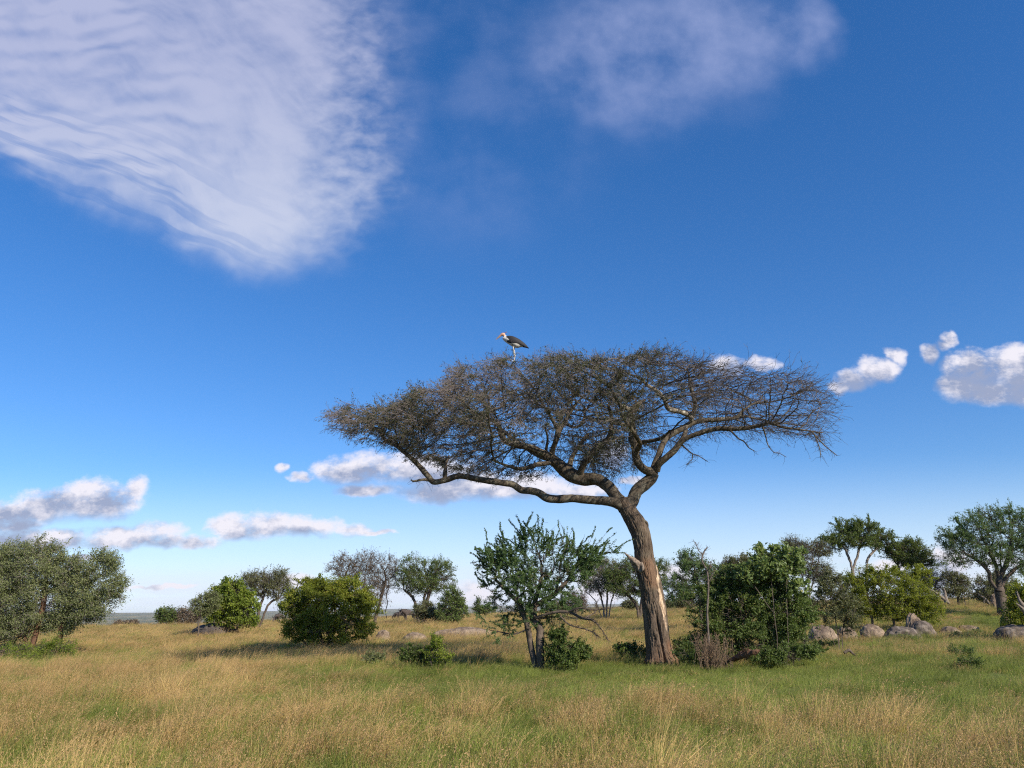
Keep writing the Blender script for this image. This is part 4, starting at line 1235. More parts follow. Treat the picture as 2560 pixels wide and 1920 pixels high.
# ------------------------------------------------------------------ wildebeest on the ridge
def wildebeest(px, D, rotz, head_down, label, dz=0.0, s=1.0):
    x = float(P(px, 1540, D)[0]); z0 = float(ground_z(x, D)) + dz
    root = empty('wildebeest', (x, D, z0), label, 'antelope', 'wildebeest grazing on the ridge')
    ca, sa = math.cos(rotz), math.sin(rotz)

    def W(a, b, c):   # a forward, b left, c up
        return (x + s * (a * ca - b * sa), D + s * (a * sa + b * ca), z0 + s * c)
    fur = plain_mat('wildebeest_hide', (.075, .058, .05), .85, .45, 5)
    blk = plain_mat('wildebeest_mane', (.018, .015, .014), .8, .3, 20)
    hd = (1.15, .62) if head_down else (1.12, 1.02)
    nk = (.88, .98) if head_down else (.90, 1.18)
    v = [(-.55, 0, .98), (-.2, 0, .95), (.18, 0, .98), (.5, 0, 1.05), (nk[0], 0, nk[1]), (hd[0], 0, hd[1] + .08), (hd[0] + .14, 0, hd[1] - .22), (hd[0] + .17, 0, hd[1] - .36)]
    rad = [.20, .25, .28, .30, .17, .125, .10, .085]
    ed = [(i, i + 1) for i in range(7)]
    for b in (-.14, .14):
        k = len(v)
        v += [(.46, b, .72), (.47, b, .42), (.45, b, .22), (.46, b, .03)]; rad += [.10, .055, .036, .045]
        ed += [(3, k), (k, k + 1), (k + 1, k + 2), (k + 2, k + 3)]
        k = len(v)
        v += [(-.50, b, .72), (-.42, b, .52), (-.60, b, .36), (-.56, b, .03)]; rad += [.14, .075, .042, .045]
        ed += [(0, k), (k, k + 1), (k + 1, k + 2), (k + 2, k + 3)]
    skin_body('body', [W(*q) for q in v], ed, [q * s for q in rad], fur, root)
    # mane and beard: hair blades along the neck and throat
    A, B = [], []
    for i in range(90):
        f = rng.random()
        a = .30 + (nk[0] + .12 - .30) * f; c = 1.30 + (nk[1] + .13 - 1.30) * f
        A.append(W(a, rng.normal(0, .03), c)); B.append(W(a - .03, rng.normal(0, .10), c - .24))
        g_ = rng.random()
        a = nk[0] - .15 + .25 * g_; c = nk[1] - .12 - .18 * g_
        A.append(W(a, rng.normal(0, .03), c)); B.append(W(a + .02, rng.normal(0, .04), c - .26))
    V, Fc = seg_mesh(np.array(A), np.array(B), .02, .006, 4)
    mesh_np('mane', V, Fc, blk, root)
    for b in (-1, 1):
        h = [(hd[0] - .02, .08 * b, hd[1] + .16), (hd[0] - .02, .24 * b, hd[1] + .12), (hd[0] - .01, .34 * b, hd[1] + .18), (hd[0] - .03, .32 * b, hd[1] + .34), (hd[0] - .05, .25 * b, hd[1] + .40)]
        V, Fc = tube(catmull(np.array([W(*q) for q in h]), 14), np.linspace(.045, .01, 14) * s, 8)
        mesh_np('horn', V, Fc, blk, root, True)
        e = [(hd[0] - .06, .10 * b, hd[1] + .10), (hd[0] - .08, .2 * b, hd[1] + .03), (hd[0] - .10, .28 * b, hd[1] - .04)]
        V, Fc = tube(catmull(np.array([W(*q) for q in e]), 8), np.array([.02, .035, .045, .045, .04, .03, .02, .005]) * s, 8)
        mesh_np('ear', V, Fc, fur, root, True)
    tl = [(-.72, 0, 1.02), (-.82, .02, .8), (-.80, .03, .5), (-.78, .02, .25)]
    V, Fc = tube(catmull(np.array([W(*q) for q in tl]), 12), np.linspace(.03, .05, 12) * s, 8)
    mesh_np('tail', V, Fc, blk, root, True)


wildebeest(1024, 100, R(215), False, 'dark wildebeest standing side-on in front of the tree left of centre', .05, 1.2)
wildebeest(1003, 109, R(175), True, 'wildebeest with lowered head showing at the left of the standing one', -.1, .95)
wildebeest(703, 112, R(240), True, 'lone dark wildebeest half hidden beside the round green bush', .15, 1.1)


# ------------------------------------------------------------------ rocks
def rock_mat():
    m, t = new_mat('granite')
    tc = t.n('ShaderNodeTexCoord').outputs['Object']
    n1 = t.noise(tc, 1.6, 6, .65); n2 = t.noise(tc, 14, 5, .7)
    col = t.mix(t.step(n1, .35, .65), (.13, .095, .07), (.34, .265, .19))
    col = t.mix(t.m('MULTIPLY', t.step(n2, .48, .6), .55), col, (.08, .065, .06))
    col = t.mix(t.m('MULTIPLY', t.step(t.noise(tc, 3.3, 5, .7), .55, .63), .6), col, (.33, .25, .18))
    bp = t.n('ShaderNodeBump', ins={'Strength': .9, 'Distance': .06, 'Height': t.m('ADD', n1, n2)})
    b = t.n('ShaderNodeBsdfPrincipled', ins={'Base Color': col, 'Roughness': .95, 'Normal': bp.outputs[0]})
    b.inputs['Specular IOR Level'].default_value = .15
    t.n('ShaderNodeOutputMaterial', ins={0: b.outputs[0]})
    return m


def dark_rock_mat():
    return bark_mat('weathered_rock', (.07, .057, .048), (.17, .14, .115), .6, 3, (.26, .22, .18))


ROCK, DROCK = rock_mat(), dark_rock_mat()
MOUND = bark_mat('mound_earth', (.07, .058, .053), (.115, .10, .092), 0, 4)


def rock(px0, px1, pyt, pyb, D, label, mat=None, depth=.8, seed=0, flat=2.2, name='boulder', group='granite boulders in the grass', rough=.34):
    c0, c1 = P(px0, pyb, D), P(px1, pyb, D)
    top = P((px0 + px1) / 2, pyt, D)
    cx = (c0[0] + c1[0]) / 2; hw = (c1[0] - c0[0]) / 2
    gz = float(ground_z(cx, D))
    H = max(.15, top[2] - gz)
    root_loc = (cx, D, gz)
    bm = bmesh.new(); bmesh.ops.create_icosphere(bm, subdivisions=5, radius=1)
    V = np.array([v.co[:] for v in bm.verts])
    Fc = np.array([[v.index for v in f.verts] for f in bm.faces]); bm.free()
    n = fbm(V + seed * 3.1, .9, seed, 4) - .5
    n2 = fbm(V + seed, 3, seed + 5, 4) - .5
    n3 = ss((1 - np.abs(2 * fbm(V * np.array([1, 1, 1.8]) + seed, 1.3, seed + 9, 3) - 1) - .86) / .12)
    sgn = np.sign(V)
    V = sgn * np.abs(V) ** .92
    V = V * (1 + rough * 2 * n[:, None] + .22 * n2[:, None] - .05 * n3[:, None])
    V[:, 2] = np.where(V[:, 2] > 0, V[:, 2], V[:, 2] * .3)
    V = V * np.array([hw * 1.12, hw * depth, H / max(.3, (V[:, 2]).max())])
    V += np.array(root_loc)
    me_p = bpy.data.objects.new('tmp', None); me_p.location = root_loc
    o = mesh_np(name, V - np.array(root_loc), Fc, mat or ROCK, None, True)
    o.location = root_loc
    bpy.data.objects.remove(me_p)
    set_tags(o, label, 'termite mound' if name == 'termite_mound' else 'rock', group)
    return o


rock(1096, 1235, 1567, 1590, 56, 'broad low grey boulder in the grass left of the small two-stemmed tree', seed=1, depth=.5)
rock(1008, 1064, 1580, 1596, 53, 'low pinkish rock sunk in grass at the left of the broad boulder', seed=2)
rock(938, 972, 1574, 1590, 54, 'small grey rock just right of the round green bush', seed=3)
rock(486, 592, 1556, 1576, 70, 'dark earth mound under the yellow-green bush on the left', MOUND, seed=4, name='termite_mound', group=None, rough=.3)
rock(2022, 2096, 1562, 1604, 44, 'large pinkish boulder behind the thin grey shrub', seed=5)
rock(2096, 2142, 1566, 1604, 44.5, 'smaller pinkish boulder right of the thin grey shrub stems', seed=6)
rock(2154, 2208, 1559, 1590, 45.5, 'rounded pale boulder left of the dark boulders', seed=7)
rock(2218, 2296, 1565, 1594, 45, 'dark mossy boulder in front of the right-hand green bush', DROCK, seed=8)
rock(2276, 2338, 1551, 1592, 45.6, 'tall dark boulder with a smooth top beside the mossy one', DROCK, seed=9)
rock(2266, 2306, 1531, 1560, 47, 'brownish rock peeking above the dark boulders', seed=10, rough=.3)
rock(2356, 2402, 1565, 1586, 47, 'flat crumbled rock in the grass right of the dark boulders', seed=11)
rock(2398, 2448, 1563, 1582, 48.5, 'low pale rock at the right end of the crumbled rocks', seed=12)
rock(2492, 2590, 1560, 1602, 40, 'big dark boulder at the right edge under the leafy bush', DROCK, seed=13)
rock(2500, 2535, 1524, 1550, 47, 'brown rock behind the bush at the right edge', seed=14)
rock(2476, 2500, 1484, 1506, 64, 'pale rock left of the stout tree trunk on the right', seed=15)
rock(2502, 2526, 1480, 1508, 64.5, 'pale rock right of the stout tree trunk on the right', seed=16)


# ------------------------------------------------------------------ dead wood
def deadwood(name, label, cat, D, chains, mat, twig_n=0, group=None, rough=.35):
    x0 = float(P(chains[0][0][0], chains[0][0][1], D)[0])
    root = (x0, D, float(ground_z(x0, D)))
    parts_ = []
    ends = []
    for ch in chains:
        q = catmull(np.array([(a, b, c, d) for a, b, c, d in ch], float), max(8, (6 if rough < .5 else 16) * len(ch)))
        c = P(q[:, 0], q[:, 1], D + q[:, 3])
        parts_.append(tube(c, q[:, 2] * D / F, 12 if rough < .5 else 24, lambda d, s, V: 1 + rough * (fbm(V, 4 if rough < .5 else 7, 3, 4) - .5) * 2))
        ends += list(zip(c[len(c) // 3:], nrm(np.gradient(c, axis=0))[len(c) // 3:]))
    if twig_n:
        e = [ends[i] for i in rng.integers(0, len(ends), twig_n)]
        B = np.array([a for a, _ in e]); T = np.array([b for _, b in e])
        q = twigs(B, nrm(T + rng.normal(size=T.shape) * .9), rng.uniform(.08, .35, twig_n), 3, .007, .003, .4)
        V4, F4 = seg_mesh(q[0], q[1], q[2], q[3], 4)
        parts_.append((V4, F4))
    V, Fc = join(parts_)
    o = mesh_np(name, V - np.array(root), Fc, mat, None, True)
    o.location = root
    set_tags(o, label, cat, group)
    return o


deadwood('dead_sapling', 'thin bare dead sapling rising above the left side of the big leafy thicket', 'dead tree', 29.6,
         [[(1775, 1650, 2.8, 0), (1771, 1590, 2.6, 0), (1768, 1530, 2.5, 0), (1771, 1470, 2.2, 0), (1767, 1428, 2.1, .1), (1755, 1402, 1.9, .1), (1760, 1380, 1.6, .1), (1769, 1367, 1.1, .1)],
          [(1757, 1386, 1.1, .1), (1748, 1378, 0.9, .1), (1743, 1366, 0.6, .1), (1740, 1356, 0.4, .1)],
          [(1766, 1430, 1.2, .1), (1775, 1420, 0.7, 0), (1778, 1405, 0.4, 0)],
          [(1768, 1460, 1.2, 0), (1780, 1440, 0.7, 0), (1786, 1425, 0.4, 0)]], M['twig_dead'], 110)
deadwood('fallen_log', 'weathered brown fallen log lying at the foot of the big leafy thicket', 'log', 28.8,
         [[(1812, 1656, 2, .5), (1826, 1650, 5, .4), (1845, 1643, 7, .1), (1864, 1636, 7, -.2), (1884, 1630, 6, -.5), (1900, 1626, 2, -.6)], [(1850, 1640, 3, 0), (1858, 1628, 2, -.2), (1872, 1619, 1, -.3)]], M['bark_red'], 30, rough=.8)
deadwood('dead_snag', 'broken pointed dead snag with a leaning branch between the right-hand bush and the small tree', 'dead tree', 56,
         [[(2372, 1508, 3, 0), (2364, 1500, 3.6, 0), (2350, 1490, 3.4, 0), (2335, 1479, 2.6, 0), (2322, 1473, 1.6, 0), (2312, 1471, .8, 0)],
          [(2366, 1506, 4.5, 0), (2363, 1492, 4.2, 0), (2362, 1478, 2.5, 0), (2360, 1470, .5, 0)]], M['dead'], 12)
deadwood('dead_snag', 'short leaning dead branch in the grass left of the stout tree on the right', 'dead tree', 58,
         [[(2473, 1510, 2.6, 0), (2465, 1500, 3, 0), (2456, 1492, 2.5, 0), (2446, 1488, 1.2, 0)], [(2460, 1508, 2, 0), (2461, 1498, 1.4, 0), (2459, 1493, .8, 0)]], M['dead'], 6)
deadwood('dead_snag', 'grey forked dead log leaning on the bush at the right edge', 'dead tree', 39.5,
         [[(2590, 1556, 6, 0), (2570, 1530, 6, 0), (2552, 1506, 4.5, 0), (2545, 1490, 2, 0), (2543, 1478, .8, 0)], [(2575, 1545, 5, -.2), (2556, 1522, 4, -.3), (2540, 1508, 1, -.4)]], M['dead'], 14)
deadwood('fallen_branch', 'thin fallen branch lying in the grass below the right-hand boulders', 'branch', 32,
         [[(2110, 1632, 3, 0), (2122, 1626, 3.4, 0), (2131, 1633, 2.4, 0), (2140, 1640, 1, 0)]], M['bark'], 10)
deadwood('hanging_branch', 'thin drooping dead branch hanging to the grass right of the brownish tree', 'branch', 90,
         [[(967, 1546, .7, 0), (964, 1528, .9, 0), (969, 1508, .9, 0), (966, 1488, 1, 0), (972, 1468, 1, 0), (970, 1445, .9, 0)]], M['twig_dead'], 40)


def stalks():
    D = 29.2
    x0 = float(P(1775, 1650, D)[0]); g0 = float(ground_z(x0, D))
    root = (x0, D, g0)
    n = 150
    bx = P(1775, 1650, D)[0] + rng.normal(0, .27, n); by = D + rng.normal(0, .25, n)
    B = np.stack([bx, by, ground_z(bx, by)], 1)
    L = rng.uniform(.4, 1.35, n)
    d = nrm(np.stack([rng.normal(0, .16, n), rng.normal(0, .16, n), np.ones(n)], 1))
    a = twigs(B, d, L, 6, .012, .006, .10, (0, 0, 0))
    k = rng.choice(len(a[0]), 900)
    b = twigs(a[1][k], nrm(a[4][k] + rng.normal(size=(900, 3)) * .7), rng.uniform(.05, .16, 900), 2, .006, .003, .4)
    V1, F1 = seg_mesh(np.concatenate([a[0], b[0]]), np.concatenate([a[1], b[1]]), np.concatenate([a[2], b[2]]), np.concatenate([a[3], b[3]]), 4)
    c = a[1][rng.choice(len(a[1]), 1500)] + rng.normal(0, .04, (1500, 3))
    V2, F2 = leaf_mesh(c, .05, 0, .5)
    V, Fc = join([(V1, F1), (V2, F2)])
    o = mesh_np('dry_stalks', V - np.array(root), Fc, M['dry_stalk'])
    o.location = root
    set_tags(o, 'clump of brown withered stalks at the left foot of the big leafy thicket', 'dead plant')


stalks()

# ------------------------------------------------------------------ trees and bushes, near to far
TREE_G = 'savanna trees behind the tall thorn tree'
BUSH_G = 'bushes on the grassland'

plant('thorn_bush', 'wide grey-green thorn bush with twiggy right side at the left edge', 'bush', 47,
      [[(80, 1625), (60, 1592), (30, 1565), (0, 1530)], [(150, 1628), (149, 1590), (160, 1550), (180, 1500)], [(20, 1630), (40, 1600), (110, 1560), (170, 1520)], [(78, 1625), (90, 1580), (110, 1520), (120, 1450)], [(-60, 1630), (-60, 1560), (-80, 1480)]],
      [(60, 1455, 120, 90), (100, 1400, 55, 48), (175, 1440, 80, 50), (240, 1430, 70, 50), (200, 1500, 90, 60), (30, 1540, 110, 55), (255, 1480, 55, 50), (-60, 1480, 110, 100), (20, 1410, 60, 45), (150, 1545, 60, 40)],
      leaf='thorn', bark='bark_red', twig='twig_grey', natt=3200, leaves=150000, lsize=.062, laspect=.6, gap=.37, rbase=.14, tw=3.4, twl=.6, shoots=150, shootl=.9, shell=.42, dmul=.6, clump=.12, up=.2, kill=.24)
plant('leafy_shrub', 'low bright green shrub under the grey-green thorn bush at the left', 'shrub', 43,
      [[(110, 1650), (110, 1625)], [(40, 1650), (40, 1630)], [(160, 1650), (165, 1625)]],
      [(50, 1628, 60, 16), (140, 1622, 50, 20), (100, 1635, 90, 14), (0, 1630, 40, 14)], leaf='lime', natt=300, leaves=13000, lsize=.05, rbase=.02, tw=3, twl=.25, shoots=90, shootl=.5, clump=.10, kill=.16)
plant('round_bush', 'dense round green bush with a dark shaded front standing left of centre', 'bush', 47,
      [[(810, 1620), (800, 1570), (770, 1520)], [(830, 1620), (835, 1560), (840, 1490)], [(850, 1620), (870, 1560), (900, 1510)], [(780, 1620), (740, 1570), (725, 1530)]],
      [(820, 1520, 105, 72), (770, 1500, 62, 46), (870, 1490, 62, 40), (745, 1545, 40, 46), (905, 1540, 36, 44), (830, 1486, 70, 20), (900, 1510, 34, 28), (790, 1478, 40, 14), (820, 1575, 96, 34), (740, 1572, 34, 26), (900, 1575, 34, 26)],
      leaf='bush', natt=2000, leaves=70000, lsize=.085, rbase=.07, tw=2.6, twl=.42, shoots=130, shootl=.5, shell=.30, dmul=.75, clump=.10, kill=.27)
plant('yellow_green_bush', 'tall yellow-green leafy bush growing on the dark earth mound', 'bush', 69,
      [[(572, 1572), (570, 1530), (560, 1490)], [(590, 1572), (600, 1530), (610, 1490)], [(550, 1572), (535, 1545)]],
      [(565, 1496, 36, 40), (600, 1506, 32, 38), (578, 1468, 30, 18), (620, 1520, 24, 30), (540, 1530, 30, 26), (600, 1550, 40, 16)],
      leaf='lime', natt=900, leaves=22000, lsize=.12, laspect=.7, rbase=.08, tw=2.0, twl=.5, shoots=50, shootl=.7, shell=.36, clump=.14)
plant('small_tree', 'thin grey-green sapling left of the yellow-green bush', 'tree', 66,
      [[(497, 1574), (498, 1545), (503, 1525)]],
      [(500, 1512, 20, 20), (528, 1500, 22, 20), (515, 1525, 18, 14)], leaf='thorn', natt=260, leaves=5000, lsize=.09, rbase=.07, tw=2.5, twl=.45, clump=.09, group=TREE_G)
plant('acacia_tree', 'wispy dark green acacia just right of the yellow-green bush', 'tree', 84,
      [[(645, 1548), (650, 1520), (662, 1490)], [(648, 1546), (672, 1512), (700, 1492)]],
      [(655, 1462, 40, 30), (690, 1460, 34, 34), (630, 1450, 26, 18), (700, 1490, 22, 16)], leaf='olive', natt=700, leaves=13000, lsize=.10, laspect=.35, rbase=.13, tw=2.6, twl=.8, shoots=60, shootl=1.2, clump=.10, group=TREE_G)
plant('far_bush', 'small bright green bush far off on the left ridge', 'bush', 112,
      [[(422, 1560), (422, 1545)]], [(418, 1538, 22, 18), (405, 1544, 12, 10)], leaf='dark', natt=200, leaves=3500, lsize=.17, rbase=.08, tw=1.5, twl=.6, clump=.2)
plant('far_bush', 'brownish grey far bush between the small green bush and the thin sapling', 'bush', 113,
      [[(462, 1560), (462, 1545)]], [(455, 1540, 26, 17), (484, 1542, 22, 15)], leaf='brown', natt=240, leaves=3600, lsize=.16, rbase=.08, tw=2, twl=.7, clump=.2)
plant('far_bush', 'low dark scrub mound on the far left ridge line', 'bush', 124,
      [[(300, 1566), (300, 1560)]], [(301, 1558, 14, 6)], leaf='brown', natt=60, leaves=900, lsize=.18, rbase=.05, tw=2, twl=.5, clump=.15)
plant('far_bush', 'flat dark scrub mound right of the other one on the left ridge line', 'bush', 124,
      [[(332, 1566), (332, 1560)]], [(332, 1558, 12, 5)], leaf='brown', natt=60, leaves=900, lsize=.18, rbase=.05, tw=2, twl=.5, clump=.15)
plant('withered_tree', 'brownish half-withered tree rising behind the round green bush', 'tree', 86,
      [[(925, 1548), (915, 1510), (905, 1480)], [(935, 1548), (950, 1500), (965, 1450)], [(905, 1548), (880, 1500), (860, 1450)]],
      [(860, 1418, 34, 30), (922, 1412, 42, 32), (975, 1425, 26, 34), (900, 1450, 46, 34), (940, 1460, 34, 40), (950, 1500, 22, 20)],
      leaf='brown', bark='bark', natt=1300, leaves=13000, lsize=.09, laspect=.4, rbase=.16, tw=3.6, twl=.85, shoots=90, shootl=1.1, clump=.10, group=TREE_G)
plant('acacia_tree', 'round-topped green acacia with wide limbs beside the wildebeest', 'tree', 86,
      [[(1057, 1545), (1060, 1500), (1072, 1460)], [(1048, 1545), (1035, 1500), (1010, 1474)], [(1062, 1545), (1068, 1500), (1090, 1440)]],
      [(1032, 1412, 28, 20), (1025, 1440, 38, 28), (1088, 1430, 44, 28), (1060, 1455, 56, 28), (1105, 1455, 32, 24), (1000, 1462, 20, 14)],
      leaf='mid', natt=1300, leaves=24000, lsize=.10, laspect=.4, rbase=.18, tw=2.2, twl=.8, shoots=60, shootl=1.0, clump=.11, group=TREE_G)
plant('small_bush', 'small pointed green bush right of the round-topped acacia', 'bush', 78,
      [[(1130, 1552), (1130, 1525)]], [(1132, 1505, 24, 34), (1112, 1520, 18, 26), (1150, 1518, 16, 26), (1125, 1540, 36, 14)], leaf='mid', natt=400, leaves=9000, lsize=.12, rbase=.07, tw=2, twl=.5, clump=.14)
plant('small_bush', 'pale weedy bush at the foot of the round-topped acacia', 'bush', 80,
      [[(1062, 1556), (1062, 1540)]], [(1062, 1527, 26, 22), (1085, 1538, 22, 12)], leaf='olive', natt=240, leaves=5000, lsize=.11, rbase=.05, tw=2, twl=.5, clump=.14)
plant('far_bush', 'knobbly far shrub just left of the two-stemmed tree', 'bush', 112,
      [[(1200, 1545), (1198, 1525)]], [(1196, 1505, 8, 14), (1205, 1522, 22, 10), (1222, 1527, 14, 8)], leaf='dark', natt=160, leaves=2600, lsize=.15, rbase=.06, tw=2, twl=.5, clump=.14)

plant('two_stemmed_tree', 'small bright-leaved tree with two dark stems and spiky shoots left of the tall trunk', 'tree', 29.5,
      [[(1342, 1646), (1325, 1607), (1320, 1572), (1312, 1545), (1300, 1515), (1290, 1480)], [(1352, 1646), (1350, 1607), (1350, 1572), (1336, 1553), (1334, 1518), (1345, 1480), (1355, 1440)],
       [(1334, 1518), (1380, 1490), (1420, 1450)], [(1300, 1515), (1270, 1480), (1240, 1450)], [(1336, 1550), (1400, 1540), (1450, 1545)], [(1320, 1572), (1290, 1585), (1250, 1580), (1205, 1572)]],
      [(1312, 1440, 92, 62), (1400, 1425, 76, 58), (1360, 1375, 66, 36), (1225, 1405, 50, 28), (1270, 1400, 50, 36), (1450, 1400, 56, 34), (1375, 1515, 40, 34), (1280, 1500, 56, 28), (1500, 1385, 40, 20), (1320, 1365, 24, 40), (1240, 1578, 40, 14), (1340, 1460, 90, 54), (1290, 1505, 60, 34), (1240, 1470, 34, 26), (1370, 1560, 34, 30), (1390, 1500, 60, 34), (1225, 1520, 20, 16), (1300, 1540, 50, 26), (1400, 1575, 26, 34), (1372, 1600, 16, 26)],
      leaf='blue', bark='bark', twig='twig_dark', natt=1800, leaves=92000, lsize=.043, laspect=.34, gap=.38, rbase=.14, tw=1.5, twl=.5, shoots=190, shootl=.95, shell=.6, dmul=.8, clump=.03, up=.35, kill=.21)
deadwood('dead_branch', 'dark dead branch sweeping right from the base of the two-stemmed tree', 'branch', 29.3,
         [[(1338, 1545, 3.5, 0), (1380, 1532, 3.5, -.3), (1420, 1530, 3.1, -.5), (1455, 1545, 2.8, -.6), (1480, 1550, 2.4, -.6), (1500, 1568, 1.4, -.6), (1521, 1600, 0.6, -.6)],
          [(1420, 1530, 2.4, -.5), (1450, 1520, 2.1, -.8), (1485, 1525, 1.4, -1), (1530, 1520, 0.6, -1.1)],
          [(1400, 1540, 2.1, -.4), (1425, 1562, 1.8, -.4), (1470, 1575, 1.4, -.4), (1495, 1590, 0.6, -.4)],
          [(1460, 1546, 1.8, -.6), (1488, 1530, 1.4, -.4), (1490, 1505, 0.7, -.4)]], M['bark'], 260)
plant('leafy_shrub', 'low dark green shrub at the right foot of the two-stemmed tree', 'shrub', 29,
      [[(1405, 1660), (1405, 1640)], [(1380, 1660), (1380, 1640)], [(1440, 1660), (1445, 1635)]],
      [(1412, 1638, 34, 22), (1382, 1650, 18, 12), (1445, 1632, 24, 20), (1400, 1600, 18, 16)], leaf='dark', natt=420, leaves=15000, lsize=.06, rbase=.02, tw=2.4, twl=.25, shoots=50, shootl=.35, clump=.06, kill=.12)
plant('leafy_shrub', 'small yellow-green shrub alone in the grass left of the two-stemmed tree', 'shrub', 29.5,
      [[(1095, 1668), (1098, 1640)], [(1085, 1668), (1075, 1640)], [(1110, 1668), (1115, 1645)]],
      [(1092, 1622, 16, 22), (1104, 1644, 22, 14), (1078, 1640, 16, 16), (1088, 1604, 9, 14)], leaf='lime', natt=260, leaves=3800, lsize=.045, rbase=.015, tw=2.2, twl=.2, shoots=26, shootl=.35, clump=.05, kill=.12)
plant('leafy_shrub', 'dark low weeds at the left of the small yellow-green shrub', 'shrub', 30,
      [[(1040, 1668), (1040, 1650)]], [(1035, 1645, 24, 16), (1058, 1650, 18, 14)], leaf='dark', natt=140, leaves=2600, lsize=.06, rbase=.012, tw=2.2, twl=.25, shoots=20, shootl=.4, clump=.06, kill=.12)
plant('leafy_shrub', 'low green weeds behind the foot of the tall trunk', 'shrub', 31.8,
      [[(1585, 1640), (1585, 1625)], [(1720, 1640), (1720, 1625)]], [(1580, 1625, 40, 10), (1710, 1622, 36, 22), (1690, 1632, 30, 12), (1740, 1610, 24, 24)], leaf='dark', natt=300, leaves=9000, lsize=.06, rbase=.012, tw=2.2, twl=.25, shoots=40, shootl=.35, clump=.06, kill=.13)

plant('many_stemmed_tree', 'greyish many-stemmed tree seen between the two-stemmed tree and the tall trunk', 'tree', 82,
      [[(1512, 1545), (1505, 1500), (1490, 1465)], [(1515, 1545), (1518, 1495), (1520, 1450)], [(1520, 1545), (1530, 1500), (1545, 1465)], [(1505, 1545), (1490, 1505), (1465, 1480)]],
      [(1500, 1425, 40, 26), (1530, 1435, 34, 30), (1478, 1452, 26, 28), (1510, 1460, 40, 26)], leaf='olive', bark='bark_pale', twig='twig_grey', natt=900, leaves=11000, lsize=.10, laspect=.4, rbase=.09, tw=2.6, twl=.8, shoots=50, shootl=1.0, clump=.11, group=TREE_G)
plant('acacia_tree', 'broad flat green acacia directly behind the tall leaning trunk', 'tree', 80,
      [[(1597, 1548), (1592, 1515), (1570, 1488)], [(1600, 1548), (1605, 1500), (1610, 1460)], [(1603, 1548), (1630, 1500), (1650, 1440)]],
      [(1555, 1440, 44, 26), (1590, 1425, 46, 24), (1560, 1470, 46, 22), (1600, 1460, 50, 30), (1650, 1420, 24, 18), (1640, 1455, 30, 22)], leaf='mid', natt=1100, leaves=22000, lsize=.10, laspect=.4, rbase=.16, tw=2.2, twl=.8, shoots=40, shootl=.9, clump=.11, group=TREE_G)
plant('small_bush', 'thin brown scrub seen through the lower branches of the two-stemmed tree', 'bush', 74,
      [[(1440, 1550), (1440, 1525)]], [(1440, 1505, 26, 24), (1415, 1518, 20, 16)], leaf='brown', natt=240, leaves=2500, lsize=.09, rbase=.05, tw=3, twl=.6, clump=.12)
for px, D, w, h, lab in ((1575, 118, 18, 10, 'grey far bush under the broad flat acacia'), (1677, 110, 14, 8, 'tiny far bush just right of the tall trunk'), (1712, 100, 22, 12, 'dark far bush left of the big leafy thicket'),
                         (1392, 120, 22, 9, 'grey far bush behind the two-stemmed tree')):
    hy = 1523 - (px - 1280) * .0175
    plant('far_bush', lab, 'bush', D, [[(px, hy + 14), (px, hy)]], [(px, hy - h * .8, w, h), (px + w * .5, hy - h * .3, w * .7, h * .6)], leaf='olive', natt=110, leaves=2000, lsize=.17, rbase=.06, tw=2, twl=.6, clump=.16)

plant('acacia_tree', 'blue-green acacia with outstretched left limb behind the dead sapling', 'tree', 56,
      [[(1752, 1530), (1748, 1480), (1742, 1450), (1735, 1420)], [(1748, 1490), (1720, 1465), (1690, 1470)], [(1752, 1500), (1780, 1460), (1800, 1440)]],
      [(1722, 1405, 34, 22), (1745, 1430, 40, 30), (1700, 1460, 34, 22), (1690, 1484, 24, 14), (1775, 1450, 40, 30), (1735, 1480, 34, 16)], leaf='blue', natt=900, leaves=20000, lsize=.085, laspect=.4, rbase=.12, tw=2.0, twl=.6, shoots=50, shootl=.7, clump=.08, group=TREE_G)
plant('acacia_tree', 'grey-green acacia crown showing above the thicket left of its leafy top', 'tree', 58,
      [[(1850, 1530), (1850, 1470), (1846, 1430)]],
      [(1846, 1415, 36, 20), (1820, 1428, 26, 16), (1872, 1420, 26, 18), (1850, 1450, 40, 26)], leaf='olive', natt=600, leaves=13000, lsize=.09, laspect=.4, rbase=.12, tw=2.2, twl=.6, shoots=40, shootl=.7, clump=.09, group=TREE_G)
plant('sparse_tree', 'thin sparse tree with bare upright stems behind the right side of the thicket', 'tree', 56,
      [[(2024, 1530), (2024, 1480), (2020, 1440), (2030, 1400), (2030, 1370)], [(2018, 1500), (2005, 1440), (1990, 1400)], [(2026, 1480), (2040, 1430), (2044, 1390)]],
      [(1985, 1365, 26, 18), (2010, 1380, 36, 20), (2050, 1378, 22, 20), (2045, 1430, 34, 26), (2000, 1410, 30, 22)], leaf='olive', bark='bark_pale', natt=800, leaves=6500, lsize=.08, laspect=.4, rbase=.08, tw=3.0, twl=.65, shoots=50, shootl=.7, clump=.08, group=TREE_G)
